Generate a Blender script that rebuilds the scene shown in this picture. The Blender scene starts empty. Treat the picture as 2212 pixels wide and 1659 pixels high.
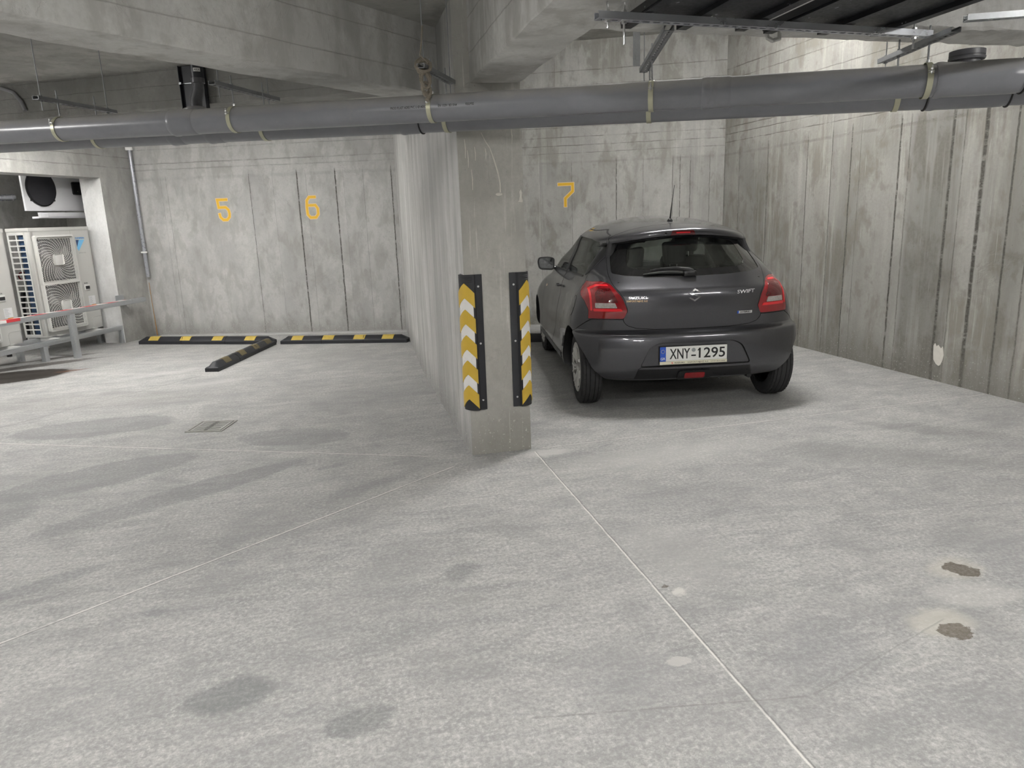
import bpy, bmesh, math, random
from math import sin, cos, pi, radians, sqrt, atan2
from mathutils import Vector, Matrix
SC = bpy.context.scene
COL = SC.collection
random.seed(7)
# ---------------------------------------------------------------- objects
def V(*a): return Vector(a)
class MB:
    def __init__(s): s.bm = bmesh.new()
    def face(s, pts):
        vs = [s.bm.verts.new(p) for p in pts]
        return s.bm.faces.new(vs)
    def box(s, x0, x1, y0, y1, z0, z1, M=None, bev=0):
        r = bmesh.ops.create_cube(s.bm, size=1)
        vs = r['verts']
        for v in vs:
            v.co = Vector((x0 if v.co.x < 0 else x1, y0 if v.co.y < 0 else y1, z0 if v.co.z < 0 else z1))
        if bev:
            es = list({e for v in vs for e in v.link_edges})
            r = bmesh.ops.bevel(s.bm, geom=es, offset=bev, segments=2, affect='EDGES', profile=.5)
            vs = list({v for f in r['faces'] for v in f.verts} | {v for v in vs if v.is_valid})
            fs = set()
            st = list(vs)
            seen = set(vs)
            while st:
                v = st.pop()
                for e in v.link_edges:
                    o = e.other_vert(v)
                    if o not in seen: seen.add(o); st.append(o)
            vs = list(seen)
        if M is not None:
            for v in vs: v.co = M @ v.co
        return s
    def prism(s, poly, a, b, axis='z', M=None):
        """closed prism from a 2-D polygon, extruded along axis from a to b"""
        def P(u, v, w):
            return {'z': (u, v, w), 'y': (u, w, v), 'x': (w, u, v)}[axis]
        lo = [s.bm.verts.new(P(u, v, a)) for u, v in poly]
        hi = [s.bm.verts.new(P(u, v, b)) for u, v in poly]
        n = len(poly)
        fs = [s.bm.faces.new(lo[::-1]), s.bm.faces.new(hi)]
        for i in range(n):
            fs.append(s.bm.faces.new((lo[i], lo[(i+1) % n], hi[(i+1) % n], hi[i])))
        if M is not None:
            for v in lo+hi: v.co = M @ v.co
        bmesh.ops.recalc_face_normals(s.bm, faces=fs)
        return s
    def cyl(s, p0, p1, r, n=12, r1=None, caps=True):
        p0 = Vector(p0); p1 = Vector(p1); r1 = r if r1 is None else r1
        return s.tube([p0, p1], [r, r1], n, caps)
    def tube(s, pts, r, n=10, caps=True, closed=False):
        pts = [Vector(p) for p in pts]; m = len(pts)
        rs = r if isinstance(r, (list, tuple)) else [r]*m
        rings = []; up = None
        for i in range(m):
            if closed: d = pts[(i+1) % m]-pts[i-1]
            elif i == 0: d = pts[1]-pts[0]
            elif i == m-1: d = pts[-1]-pts[-2]
            else: d = (pts[i+1]-pts[i]).normalized()+(pts[i]-pts[i-1]).normalized()
            d.normalize()
            if up is None:
                up = Vector((0, 0, 1)) if abs(d.z) < .9 else Vector((1, 0, 0))
            a = up - d*up.dot(d)
            if a.length < 1e-6: a = d.orthogonal()
            a.normalize(); up = a; b = d.cross(a)
            rings.append([s.bm.verts.new(pts[i]+(a*cos(2*pi*k/n)+b*sin(2*pi*k/n))*rs[i]) for k in range(n)])
        fs = []
        for i in range(m if closed else m-1):
            A = rings[i]; B = rings[(i+1) % m]
            for k in range(n):
                fs.append(s.bm.faces.new((A[k], A[(k+1) % n], B[(k+1) % n], B[k])))
        if caps and not closed:
            fs.append(s.bm.faces.new(rings[0][::-1])); fs.append(s.bm.faces.new(rings[-1]))
        bmesh.ops.recalc_face_normals(s.bm, faces=fs)
        return s
    def lathe(s, prof, n=48, M=None, closed=False):
        """profile of (r, h) turned about the local z axis"""
        rings = []
        for k in range(n):
            a = 2*pi*k/n
            rings.append([s.bm.verts.new((r*cos(a), r*sin(a), h)) for r, h in prof])
        fs = []; m = len(prof)
        for k in range(n):
            A = rings[k]; B = rings[(k+1) % n]
            for i in range(m if closed else m-1):
                j = (i+1) % m
                if prof[i][0] < 1e-6 and prof[j][0] < 1e-6: continue
                fs.append(s.bm.faces.new((A[i], B[i], B[j], A[j])))
        vs = [v for r in rings for v in r]
        bmesh.ops.remove_doubles(s.bm, verts=vs, dist=1e-6)
        fs = [f for f in fs if f.is_valid]
        bmesh.ops.recalc_face_normals(s.bm, faces=fs)
        if M is not None:
            for v in {v for f in fs for v in f.verts}: v.co = M @ v.co
        return s
    def loft(s, rings, cap=True, closed=True):
        R = [[s.bm.verts.new(p) for p in r] for r in rings]; fs = []
        n = len(R[0])
        for i in range(len(R)-1):
            for k in range(n if closed else n-1):
                fs.append(s.bm.faces.new((R[i][k], R[i][(k+1) % n], R[i+1][(k+1) % n], R[i+1][k])))
        if cap:
            fs.append(s.bm.faces.new(R[0][::-1])); fs.append(s.bm.faces.new(R[-1]))
        bmesh.ops.recalc_face_normals(s.bm, faces=fs)
        return s
    def ball(s, c, r, n=12, sc=(1, 1, 1)):
        rr = bmesh.ops.create_uvsphere(s.bm, u_segments=n, v_segments=max(6, n//2), radius=r)
        for v in rr['verts']: v.co = Vector((v.co.x*sc[0], v.co.y*sc[1], v.co.z*sc[2]))+Vector(c)
        return s
    def mesh(s, name, smooth=35):
        me = bpy.data.meshes.new(name); s.bm.to_mesh(me); s.bm.free()
        if smooth:
            me.polygons.foreach_set('use_smooth', [True]*len(me.polygons))
            me.set_sharp_from_angle(angle=radians(smooth))
        return me
ROOT = {}
def link(o): COL.objects.link(o); return o
def obj(name, mb, mat, parent=None, world=False, smooth=35):
    me = mb.mesh(name, smooth) if isinstance(mb, MB) else mb
    o = link(bpy.data.objects.new(name, me))
    if mat is not None and not me.materials: me.materials.append(mat)
    if parent is not None:
        o.parent = parent
        if world:
            M = Matrix.Identity(4); p = parent
            while p is not None: M = p.matrix_basis @ M; p = p.parent
            me.transform(M.inverted())
    return o
def thing(name, label, cat, loc=(0, 0, 0), rotz=0, group=None):
    o = link(bpy.data.objects.new(name, None)); o.empty_display_size = .1
    o.location = loc; o.rotation_euler = (0, 0, rotz)
    return tag(o, label, cat, group)
def tag(o, label, cat, group=None):
    o['label'] = label; o['category'] = cat
    if group: o['group'] = group
    return o
def struct(name, mb, mat, rot=None, loc=None, smooth=35):
    o = obj(name, mb, mat, smooth=smooth); o['kind'] = 'structure'
    if loc is not None: o.location = loc
    if rot is not None: o.rotation_euler = (0, 0, rot)
    return o
def copy_tree(o, parent=None):
    c = o.copy(); COL.objects.link(c); c.parent = parent
    for ch in [x for x in bpy.data.objects if x.parent == o]: copy_tree(ch, c)
    return c
def text_mesh(body, size=1., depth=0., font=None, align='CENTER', xs=1., bold=0., sp=1.):
    c = bpy.data.curves.new('t', 'FONT'); c.body = body; c.size = size; c.extrude = depth
    c.align_x = align; c.align_y = 'CENTER'; c.resolution_u = 4; c.offset = bold; c.space_character = sp
    o = bpy.data.objects.new('t', c); COL.objects.link(o)
    dg = bpy.context.evaluated_depsgraph_get()
    me = bpy.data.meshes.new_from_object(o.evaluated_get(dg))
    bpy.data.objects.remove(o); bpy.data.curves.remove(c)
    me.materials.clear()
    for v in me.vertices: v.co.x *= xs
    return me
# ---------------------------------------------------------------- node helpers
class NT:
    def __init__(s, name):
        s.m = bpy.data.materials.new(name); s.m.use_nodes = True
        s.t = s.m.node_tree; s.N = s.t.nodes; s.L = s.t.links
        s.b = s.N['Principled BSDF']
        s.tc = s.N.new('ShaderNodeTexCoord').outputs['Object']
    def set(s, sock, v):
        if v is None: return
        if hasattr(v, 'links') or isinstance(v, bpy.types.NodeSocket): s.L.new(v, sock)
        else:
            if sock.type == 'RGBA' and len(v) == 3: v = (*v, 1)
            sock.default_value = v
    def math(s, op, a, b=None, c=None, clamp=False):
        n = s.N.new('ShaderNodeMath'); n.operation = op; n.use_clamp = clamp
        s.set(n.inputs[0], a); s.set(n.inputs[1], b); s.set(n.inputs[2], c)
        return n.outputs[0]
    def noise(s, vec, scale, detail=3, rough=.5, dist=0., out='Fac'):
        n = s.N.new('ShaderNodeTexNoise'); s.set(n.inputs['Vector'], vec)
        n.inputs['Scale'].default_value = scale; n.inputs['Detail'].default_value = detail
        n.inputs['Roughness'].default_value = rough; n.inputs['Distortion'].default_value = dist
        return n.outputs[out]
    def vor(s, vec, scale, feature='F1'):
        n = s.N.new('ShaderNodeTexVoronoi'); n.feature = feature; s.set(n.inputs['Vector'], vec)
        n.inputs['Scale'].default_value = scale
        return n.outputs['Distance']
    def mapr(s, v, a, b, c=0., d=1., smooth=False):
        n = s.N.new('ShaderNodeMapRange'); n.clamp = True
        if smooth: n.interpolation_type = 'SMOOTHSTEP'
        for i, x in enumerate((v, a, b, c, d)): s.set(n.inputs[i], x)
        return n.outputs[0]
    def mapping(s, vec, loc=(0, 0, 0), rot=(0, 0, 0), sc=(1, 1, 1), typ='POINT'):
        n = s.N.new('ShaderNodeMapping'); n.vector_type = typ; s.set(n.inputs[0], vec)
        n.inputs[1].default_value = loc; n.inputs[2].default_value = rot; n.inputs[3].default_value = sc
        return n.outputs[0]
    def length(s, v):
        n = s.N.new('ShaderNodeVectorMath'); n.operation = 'LENGTH'; s.set(n.inputs[0], v); return n.outputs['Value']
    def vadd(s, a, b, op='ADD'):
        n = s.N.new('ShaderNodeVectorMath'); n.operation = op; s.set(n.inputs[0], a); s.set(n.inputs[1], b); return n.outputs[0]
    def sep(s, v):
        n = s.N.new('ShaderNodeSeparateXYZ'); s.set(n.inputs[0], v); return n.outputs
    def mix(s, f, a, b, mode='MIX'):
        n = s.N.new('ShaderNodeMix'); n.data_type = 'RGBA'; n.blend_type = mode
        s.set(n.inputs[0], f); s.set(n.inputs[6], a); s.set(n.inputs[7], b)
        return n.outputs[2]
    def ramp(s, f, stops, interp='LINEAR'):
        n = s.N.new('ShaderNodeValToRGB'); n.color_ramp.interpolation = interp; s.set(n.inputs[0], f)
        e = n.color_ramp.elements
        while len(e) < len(stops): e.new(.5)
        for i, (p, c) in enumerate(stops):
            e[i].position = p; e[i].color = (c, c, c, 1) if isinstance(c, (int, float)) else (*c, 1)
        return n.outputs[0]
    def bump(s, h, strength=.5, dist=.01, normal=None):
        n = s.N.new('ShaderNodeBump'); n.inputs['Strength'].default_value = strength
        n.inputs['Distance'].default_value = dist; s.set(n.inputs['Height'], h)
        if normal is not None: s.set(n.inputs['Normal'], normal)
        return n.outputs[0]
    def done(s, col=None, rough=None, metal=None, normal=None, **k):
        s.set(s.b.inputs['Base Color'], col); s.set(s.b.inputs['Roughness'], rough)
        s.set(s.b.inputs['Metallic'], metal); s.set(s.b.inputs['Normal'], normal)
        for a, v in k.items(): s.set(s.b.inputs[a.replace('_', ' ')], v)
        return s.m
def plain(name, col, rough=.5, metal=0., var=.06, scale=30, bump=0., **k):
    t = NT(name)
    n = t.noise(t.tc, scale, 4, .6)
    c = t.mix(n, tuple(x*(1-var) for x in col), tuple(min(1, x*(1+var)) for x in col))
    r = t.mapr(n, .3, .7, max(0, rough-.05), min(1, rough+.05))
    nm = t.bump(n, bump, .002) if bump else None
    return t.done(c, r, metal, nm, **k)
# ---------------------------------------------------------------- concrete
def concrete(name, base=(.44, .435, .415), dark=(.27, .262, .235), vl=(), hl=(), L=10., top=2.2, seed=0.,
             stain=.5, streak=0., rough=.85, pores=1., drips=0., low=.0, hz=None, boards=0., sc=1., light=0., tv=1., band=None):
    t = NT(name)
    P = t.vadd(t.tc, (seed*3.1, seed*1.7, seed*.9))
    x, y, z = t.sep(t.tc)
    n_big = t.noise(t.mapping(P, sc=(1.5*sc, 1.5*sc, .8*sc)), 1.6, 6, .6, .4)
    n_med = t.noise(t.mapping(P, sc=(1, 1, .45)), 4.5*sc, 6, .62, .3)
    n_fine = t.noise(P, 38, 6, .7)
    col = t.mix(t.mapr(n_big, .42, .60), base, tuple(b*.80 for b in base))
    blot = t.mapr(n_med, .50, .60, 0, stain)
    col = t.mix(blot, col, dark)
    spots = t.mapr(t.noise(t.mapping(P, loc=(7, 3, 1), sc=(1, 1, .7)), 9., 4, .55), .56, .66, 0, stain*.7)
    col = t.mix(spots, col, dark)
    h = t.math('MULTIPLY', n_fine, .25)
    if streak:
        ns = t.noise(t.mapping(P, sc=(1.6, 1.6, .10)), 2.6, 6, .65)
        ns2 = t.noise(t.mapping(P, sc=(14, 14, .5)), 3.0, 5, .6)
        col = t.mix(t.mapr(ns, .45, .66, 0, streak), col, dark)
        col = t.mix(t.mapr(ns2, .54, .70, 0, streak*.45), col, dark)
        h = t.math('ADD', h, t.math('MULTIPLY', ns2, .4))
    if band:      # damp stain down the wall, with part of a shadow painted in
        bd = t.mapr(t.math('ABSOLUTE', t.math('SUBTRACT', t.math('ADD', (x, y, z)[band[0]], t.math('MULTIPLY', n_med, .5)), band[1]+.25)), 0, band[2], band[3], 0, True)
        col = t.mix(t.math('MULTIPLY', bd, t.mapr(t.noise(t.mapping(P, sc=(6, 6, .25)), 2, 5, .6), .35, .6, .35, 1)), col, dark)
    if light:     # lime bloom in pale vertical runs
        nl = t.noise(t.mapping(P, loc=(4, 4, 4), sc=(7, 7, .35)), 2.2, 6, .6); nl2 = t.noise(t.mapping(P, sc=(1, 1, .4)), 1.7, 3, .5)
        col = t.mix(t.math('MULTIPLY', t.mapr(nl, .50, .62, 0, light*.8), t.mapr(nl2, .40, .60)), col, tuple(min(.7, b*1.28) for b in base))
    if drips:
        dn = t.noise(t.mapping(P, sc=(22, 22, .8)), 3.0, 3, .5)
        col = t.mix(t.math('MULTIPLY', t.mapr(dn, .64, .7, 0, .6*drips), t.mapr(n_med, .42, .55)), col, (.66, .65, .61))
    if boards:   # board marked casting: alternate tones of the form boards, laid along x
        bz = t.math('MULTIPLY', t.math('ADD', z, t.math('MULTIPLY', n_big, .02)), 1/boards)
        fr = t.math('ABSOLUTE', t.math('SUBTRACT', t.math('FRACT', bz), .5))
        ln = t.mapr(fr, .47, .5)
        col = t.mix(t.math('MULTIPLY', ln, .5), col, dark)
        h = t.math('SUBTRACT', h, t.math('MULTIPLY', ln, 1.2))
    wob = t.math('MULTIPLY', t.math('SUBTRACT', t.noise(t.mapping(P, sc=(.2, .2, 1)), 9, 4, .6), .5), .018)
    if vl:
        stops = []; rnd = random.Random(int(seed*10)+3); us = sorted(v[0] for v in vl)
        g = 1-rnd.uniform(0, .2)*tv; stops.append((0., g))
        for u in us[:14]:
            p = min(.999, max(.001, u/L)); stops.append((max(0, p-.0008), g)); g = 1+rnd.uniform(-.32, .10)*tv; stops.append((p+.0008, g))
        tone = t.ramp(t.math('MULTIPLY', t.math('ADD', x, wob), 1/L), stops)
        fz = t.mapr(z, top, top+.06, 1, 0)
        col = t.mix(t.math('MULTIPLY', fz, .8), col, t.mix(1., col, tone, 'MULTIPLY'))
        m = None; xw = t.math('ADD', x, wob)
        for u, w, s in vl:
            d = t.mapr(t.math('ABSOLUTE', t.math('SUBTRACT', xw, u)), w*.35, w, s, 0)
            m = d if m is None else t.math('MAXIMUM', m, d)
        brk = t.mapr(t.noise(t.mapping(P, sc=(1, 1, 2.5)), 7, 4, .7), .36, .5, .25, 1)
        m = t.math('MULTIPLY', t.math('MULTIPLY', m, brk), fz)
        col = t.mix(m, col, (.07, .066, .055))
        h = t.math('SUBTRACT', h, t.math('MULTIPLY', m, 3.))
    if hl:
        m = None; zw = t.math('ADD', z, t.math('MULTIPLY', t.math('SUBTRACT', t.noise(t.mapping(P, sc=(1, 1, .2)), 6, 5, .6), .5), .02))
        for zz, w, s in hl:
            d = t.mapr(t.math('ABSOLUTE', t.math('SUBTRACT', zw, zz)), w*.3, w, s, 0)
            m = d if m is None else t.math('MAXIMUM', m, d)
        brk = t.mapr(t.noise(P, 3.5, 4, .7), .4, .55, .2, 1)
        m = t.math('MULTIPLY', m, brk)
        col = t.mix(m, col, tuple(d*.6 for d in dark))
        h = t.math('SUBTRACT', h, t.math('MULTIPLY', m, 2.))
    if low:      # dirt and spatter above the floor
        lm = t.mapr(t.math('ADD', z, t.math('MULTIPLY', n_med, -.35)), -.12, low, 1, 0)
        col = t.mix(t.math('MULTIPLY', lm, .6), col, tuple(d*.7 for d in dark))
        sp = t.math('MULTIPLY', t.mapr(t.noise(P, 60, 3, .6), .62, .68), t.mapr(z, .1, low*1.5+.15, 1, 0))
        col = t.mix(sp, col, (.6, .59, .55))
    if pores:
        pv = t.vor(P, 22); pz = t.mapr(t.noise(P, 5, 2), .45, .6)
        pm = t.math('MULTIPLY', t.mapr(pv, .05, .085, 1, 0), pz)
        pm = t.math('MULTIPLY', pm, pores)
        col = t.mix(t.math('MULTIPLY', pm, .7), col, (.1, .095, .085))
        h = t.math('SUBTRACT', h, pm)
    pl = t.math('MULTIPLY', t.mapr(t.noise(t.mapping(P, loc=(3, 9, 2)), 2.1, 8, .7, .8), .5, .53), .5)
    h = t.math('ADD', h, pl)
    col = t.mix(t.mapr(n_fine, .40, .64, 0, .34), col, tuple(b*.7 for b in base))
    return t.done(col, rough, 0., t.bump(h, .55, .006))
EXPO = 1.7
# ================================================================ the place
D25 = Vector((sin(radians(25)), cos(radians(25)), 0)); N25 = Vector((-D25.y, D25.x, 0)); W0 = Vector((-2.961, 10.906, 0))
def LW(d, n, z=0): return W0 + D25*d + N25*n + Vector((0, 0, z))
A25 = atan2(D25.y, D25.x)
SLAB = 2.75; HIGH = 3.65
# ---- floor
def floor_mat():
    t = NT('worn_concrete_floor'); P = t.tc
    n1 = t.noise(P, .55, 6, .55, .5); n2 = t.noise(t.mapping(P, rot=(0, 0, .45), sc=(1.2, 3.6, 1)), 1.6, 8, .62, 1.2)
    n3 = t.noise(P, 55, 6, .78, .2); n6 = t.noise(P, 2.6, 8, .7, .4); n5 = t.noise(t.mapping(P, rot=(0, 0, .3), sc=(1, 1.8, 1)), 8, 6, .6, .8); n4 = t.noise(t.mapping(P, rot=(0, 0, -.35), sc=(1, 5, 1)), 3.5, 6, .65, 2.)
    base = (.465, .461, .446); grey = (.300, .302, .300)
    col = t.mix(t.mapr(n1, .40, .60), base, tuple(.84*b for b in base))
    col = t.mix(t.mapr(n2, .46, .64, 0, .62), col, grey)
    col = t.mix(t.mapr(n4, .50, .66, 0, .42), col, (.27, .271, .27))
    col = t.mix(t.mapr(n5, .48, .68, 0, .30), col, (.27, .27, .265)); col = t.mix(t.mapr(n5, .30, .46, .22, 0), col, (.58, .577, .56))
    col = t.mix(t.mapr(n3, .47, .60, 0, .60), col, (.22, .218, .212))
    col = t.mix(t.mapr(n3, .36, .46, .55, 0), col, (.66, .655, .64)); col = t.mix(t.mapr(n6, .47, .62, 0, .5), col, (.26, .26, .258))
    wob = t.vadd(P, t.vadd(t.noise(P, 5, 6, .7, out='Color'), (.5, .5, .5), 'SUBTRACT'), 'ADD')
    wob2 = t.N.new('ShaderNodeMix'); wob2.data_type = 'VECTOR'; wob2.inputs[0].default_value = .16
    t.L.new(P, wob2.inputs[4]); t.L.new(wob, wob2.inputs[5]); Pw = wob2.outputs[1]
    def blob(cx, cy, rx, ry, rot, c, s, soft=.35, rim=0.):
        nonlocal col
        d = t.length(t.vadd(t.mapping(Pw, loc=(cx, cy, 0), rot=(0, 0, rot), sc=(rx, ry, 1), typ='TEXTURE'), (1, 1, 0), 'MULTIPLY'))
        m = t.mapr(d, 1-soft, 1, s, 0, True)
        if rim: m = t.math('MAXIMUM', m, t.math('MULTIPLY', t.mapr(t.math('ABSOLUTE', t.math('SUBTRACT', d, .95)), 0, .07, 1, 0), rim))
        m = t.math('MULTIPLY', m, t.mapr(n3, .3, .62, .7, 1.))
        col = t.mix(m, col, c)
    g = (.2, .205, .21); br = (.085, .065, .045)
    for a in ((-.47, 2.29, .17, .10, .15, (.15, .155, .16), .66, .35), (-.06, 2.04, .14, .09, .1, (.15, .155, .16), .6, .35), (.42, 2.90, .13, .11, .3, (.16, .165, .17), .55, .6),
              (.40, 2.65, .09, .05, 0, (.26, .26, .25), .5, .25), (-.60, 3.32, .07, .05, 0, g, .5, .6), (-.85, 2.94, .07, .05, 0, g, .5, .5),
              (-1.4, 3.36, .34, .07, .5, g, .5, .5), (.10, 4.15, .55, .07, .58, (.22, .22, .22), .45, .6), (-.55, 3.6, .4, .06, .58, (.24, .24, .24), .4, .6),
              (-2.0, 6.17, .62, .30, .0, (.19, .192, .195), .62, .12, .35), (-1.6, 4.88, .62, .26, .45, (.19, .192, .195), .6, .12, .35), (-.42, 5.33, .42, .22, -.3, (.19, .192, .195), .55, .12, .6), (-2.3, 7.2, 1.5, .5, -.2, (.25, .246, .235), .5, .6),
              (-1.0, 4.35, .9, .15, .55, (.19, .192, .197), .5, .2), (-2.25, 4.3, .5, .4, .4, (.19, .192, .196), .5, .12, .4), (.15, 6.4, .9, .45, .3, (.25, .252, .25), .5, .6),
              (-.15, 4.55, .12, .04, .2, g, .5, .5), (-1.1, 6.9, .35, .12, .2, (.27, .27, .27), .4, .3, .3),
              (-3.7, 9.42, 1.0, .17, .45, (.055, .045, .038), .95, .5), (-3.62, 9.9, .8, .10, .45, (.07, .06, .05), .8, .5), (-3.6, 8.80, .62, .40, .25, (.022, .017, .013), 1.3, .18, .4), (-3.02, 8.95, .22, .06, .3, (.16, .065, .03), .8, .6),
              (1.40, 2.75, .35, .5, 0, (.40, .395, .38), .5, .8), (1.55, 1.95, .3, .22, .4, (.25, .252, .258), .5, .7), (2.9, 2.3, .5, .3, .3, (.27, .272, .275), .5, .6), (3.2, 3.6, .9, .25, -.6, (.22, .22, .215), .5, .6), (1.75, 3.35, .8, .35, .1, (.24, .24, .24), .45, .9), (3.9, 3.9, .6, .15, -.7, (.2, .2, .195), .5, .5),
              (.85, 2.0, .35, .3, 0, (.28, .28, .28), .4, .8), (1.9, 1.55, .35, .25, 0, (.27, .27, .27), .4, .8),
              (2.43, 2.31, .16, .11, .2, (.58, .56, .48), .45, .6), (2.06, 1.99, .17, .12, .2, (.60, .58, .50), .55, .6), (1.26, 2.47, .05, .035, 0, (.68, .67, .62), .8, .5),
              (2.45, 2.30, .062, .052, -.9, br, .95, .12), (2.06, 1.925, .058, .056, 0, (.12, .098, .072), .95, .10), (1.217, 2.525, .022, .022, 0, br, .9, .3),
              (1.03, 2.02, .050, .030, -.3, (.60, .59, .56), .6, .2), (1.9, 4.05, 1.1, .28, .05, (.60, .595, .57), .35, .8), (1.25, 4.35, .2, .1, 0, (.62, .615, .59), .6, .6),
              (2.35, 2.12, .25, .12, -.1, (.62, .61, .58), .35, .5), (1.9, 6.9, .35, 1.3, .1, (.30, .30, .29), .3, .7), (2.7, 6.6, .7, 1.6, .15, (.31, .305, .29), .3, .6), (-2.62, 11.22, .16, .10, .3, (.30, .15, .05), .8, .7),
              (-2.0, 8.3, .7, .12, .4, (.56, .56, .55), .35, .6), (-1.3, 7.6, .5, .12, .3, (.56, .56, .55), .35, .7), (-.5, 8.8, 1.2, .3, -.3, (.3, .298, .285), .35, .6)):
        blob(*a)
    def seg(x0, y0, x1, y1, w, c, s):
        nonlocal col
        a = atan2(y1-y0, x1-x0); L = sqrt((x1-x0)**2+(y1-y0)**2)
        q = t.sep(t.mapping(P, loc=(x0, y0, 0), rot=(0, 0, a), typ='TEXTURE'))
        yy = t.math('ADD', q[1], t.math('MULTIPLY', t.math('SUBTRACT', t.noise(P, 8, 4, .7), .5), .012))
        ax = t.math('MULTIPLY', t.mapr(q[0], 0, .03), t.mapr(q[0], L-.03, L, 1, 0))
        brk = t.mapr(t.noise(P, 6, 5, .7), .38, .5, .45, 1)
        m1 = t.math('MULTIPLY', t.math('MULTIPLY', t.mapr(t.math('ABSOLUTE', yy), w*.4, w, s, 0), ax), brk)
        m2 = t.math('MULTIPLY', t.mapr(t.math('ABSOLUTE', t.math('ADD', yy, w*1.3)), w*.3, w*.9, .6*s, 0), ax)
        col = t.mix(m2, col, (.13, .128, .12)); col = t.mix(m1, col, c)
    lc = (.74, .73, .69)
    seg(1.163, -3, 1.163, 4.42, .0055, lc, .9); seg(-4.2, .85, .62, 4.31, .006, lc, .9); seg(-6.0, 7.5, .49, 4.54, .006, lc, .85)
    seg(1.2, 4.46, 4.96, 4.58, .006, lc, .7); seg(-4.6, 4.2, -1.5, 8.04, .006, (.2, .195, .18), .6)
    seg(.45, 1.9, 1.35, 1.75, .003, (.2, .195, .18), .5); seg(1.35, 1.75, 2.1, 2.0, .003, (.2, .195, .18), .4)
    h = t.math('ADD', t.math('MULTIPLY', n3, .5), t.math('MULTIPLY', n2, .3))
    return t.done(col, t.mapr(n2, .3, .7, .62, .8), 0., t.bump(h, .3, .004))
struct('floor', MB().box(-13, 7, -7, 16, -.2, 0), floor_mat(), smooth=0)
# ---- column and fin wall
CM = concrete('column_concrete', base=(.47, .46, .425), dark=(.32, .31, .275), seed=2, stain=.35, drips=1., pores=.5, low=.22)
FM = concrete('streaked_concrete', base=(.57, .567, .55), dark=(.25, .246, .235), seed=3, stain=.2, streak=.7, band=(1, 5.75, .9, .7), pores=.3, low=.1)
mb = MB().prism([(.755, 4.47), (1.155, 4.47), (1.155, 4.95), (1.02, 4.95), (1.02, 10.4), (.875, 10.4), (.835, 9.5), (.76, 7.28)], 0, HIGH)
bmesh.ops.subdivide_edges(mb.bm, edges=mb.bm.edges[:], cuts=3, use_grid_fill=True)
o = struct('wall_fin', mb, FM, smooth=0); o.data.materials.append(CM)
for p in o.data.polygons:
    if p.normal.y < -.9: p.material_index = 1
# ---- walls, each in its own frame: x along, z up
def wall(name, p0, p1, z0, z1, th, m, holes=None):
    p0 = Vector((*p0, 0)); p1 = Vector((*p1, 0)); d = p1-p0; L = d.length
    mb = MB()
    if holes is None: mb.box(0, L, 0, th, z0, z1)
    else:
        for b in holes: mb.box(b[0], b[1], 0, th, b[2], b[3])
    return struct(name, mb, m, rot=atan2(d.y, d.x), loc=p0, smooth=0)
vs = [(.42, .004, .3), (.50, .004, .5), (1.71, .006, .8), (2.046, .003, .35), (2.396, .011, 1.3), (2.52, .004, .3), (2.936, .011, 1.3), (3.05, .003, .3), (3.325, .004, .4), (3.719, .009, 1.2), (1.2, .003, .2)]
wall('wall_back_left', (-2.706, 11.454), (.878, 10.209), 0, SLAB, .25,
     concrete('back_wall_concrete', base=(.49, .487, .472), dark=(.29, .283, .26), vl=vs, hl=[(2.41, .010, .6), (2.33, .012, .4), (2.6, .006, .5), (2.20, .03, .25)], L=3.8, seed=1, stain=.5, low=.10, sc=1.3, light=.10, tv=.35))
v7 = [(1.55, .004, .5), (1.968, .004, .4), (2.39, .004, .5), (2.97, .008, .9), (3.315, .004, .6), (3.686, .006, .7), (3.78, .006, .8), (3.907, .005, .8), (4.148, .005, .6)]
wall('wall_back_right', (.9, 10.35), (4.852, 8.595), 0, HIGH, .25,
     concrete('bay_wall_concrete', base=(.44, .435, .41), dark=(.235, .225, .195), vl=v7, hl=[(2.5, .007, .8), (2.395, .007, .8), (2.3, .006, .6), (2.62, .006, .6), (2.78, .006, .6), (2.95, .006, .7), (3.12, .006, .6), (3.3, .007, .7), (2.18, .02, .3)], L=4.4, seed=4, stain=.7, tv=.7, low=.12, top=2.16, sc=.9, light=.5))
vr = [(.0, .02, .5), (.34, .012, .4), (.92, .014, .5), (1.62, .008, .8), (2.0, .008, .7), (2.275, .010, .9), (2.40, .006, .4), (2.888, .013, 1.), (3.0, .01, .5), (3.447, .018, 1.), (3.56, .008, .5), (3.755, .024, 1.1), (4.02, .012, .9), (4.2, .01, .7), (4.6, .014, .9)]
wall('wall_right', (4.852, 8.6), (5.35, -7), 0, HIGH, .25,
     concrete('side_wall_concrete', base=(.385, .378, .35), dark=(.215, .20, .168), vl=vr, hl=[(2.50, .008, .8), (2.42, .007, .8), (2.325, .008, .7), (2.7, .006, .6), (2.86, .006, .6), (3.05, .007, .7), (3.18, .007, .8), (2.18, .02, .4)], L=15.6, seed=5, stain=.75, streak=.34, low=.2, top=2.22, drips=.8, sc=.8, light=.9))
LM = concrete('left_wall_concrete', base=(.45, .446, .425), dark=(.28, .273, .25), hl=[(2.36, .008, .6), (2.5, .008, .6), (2.64, .006, .5)], seed=6, stain=.55, low=.14, pores=.6)
PALE = concrete('pale_smooth_concrete', base=(.72, .72, .71), dark=(.52, .515, .50), seed=8, stain=.2, pores=.5, low=.05)
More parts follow.
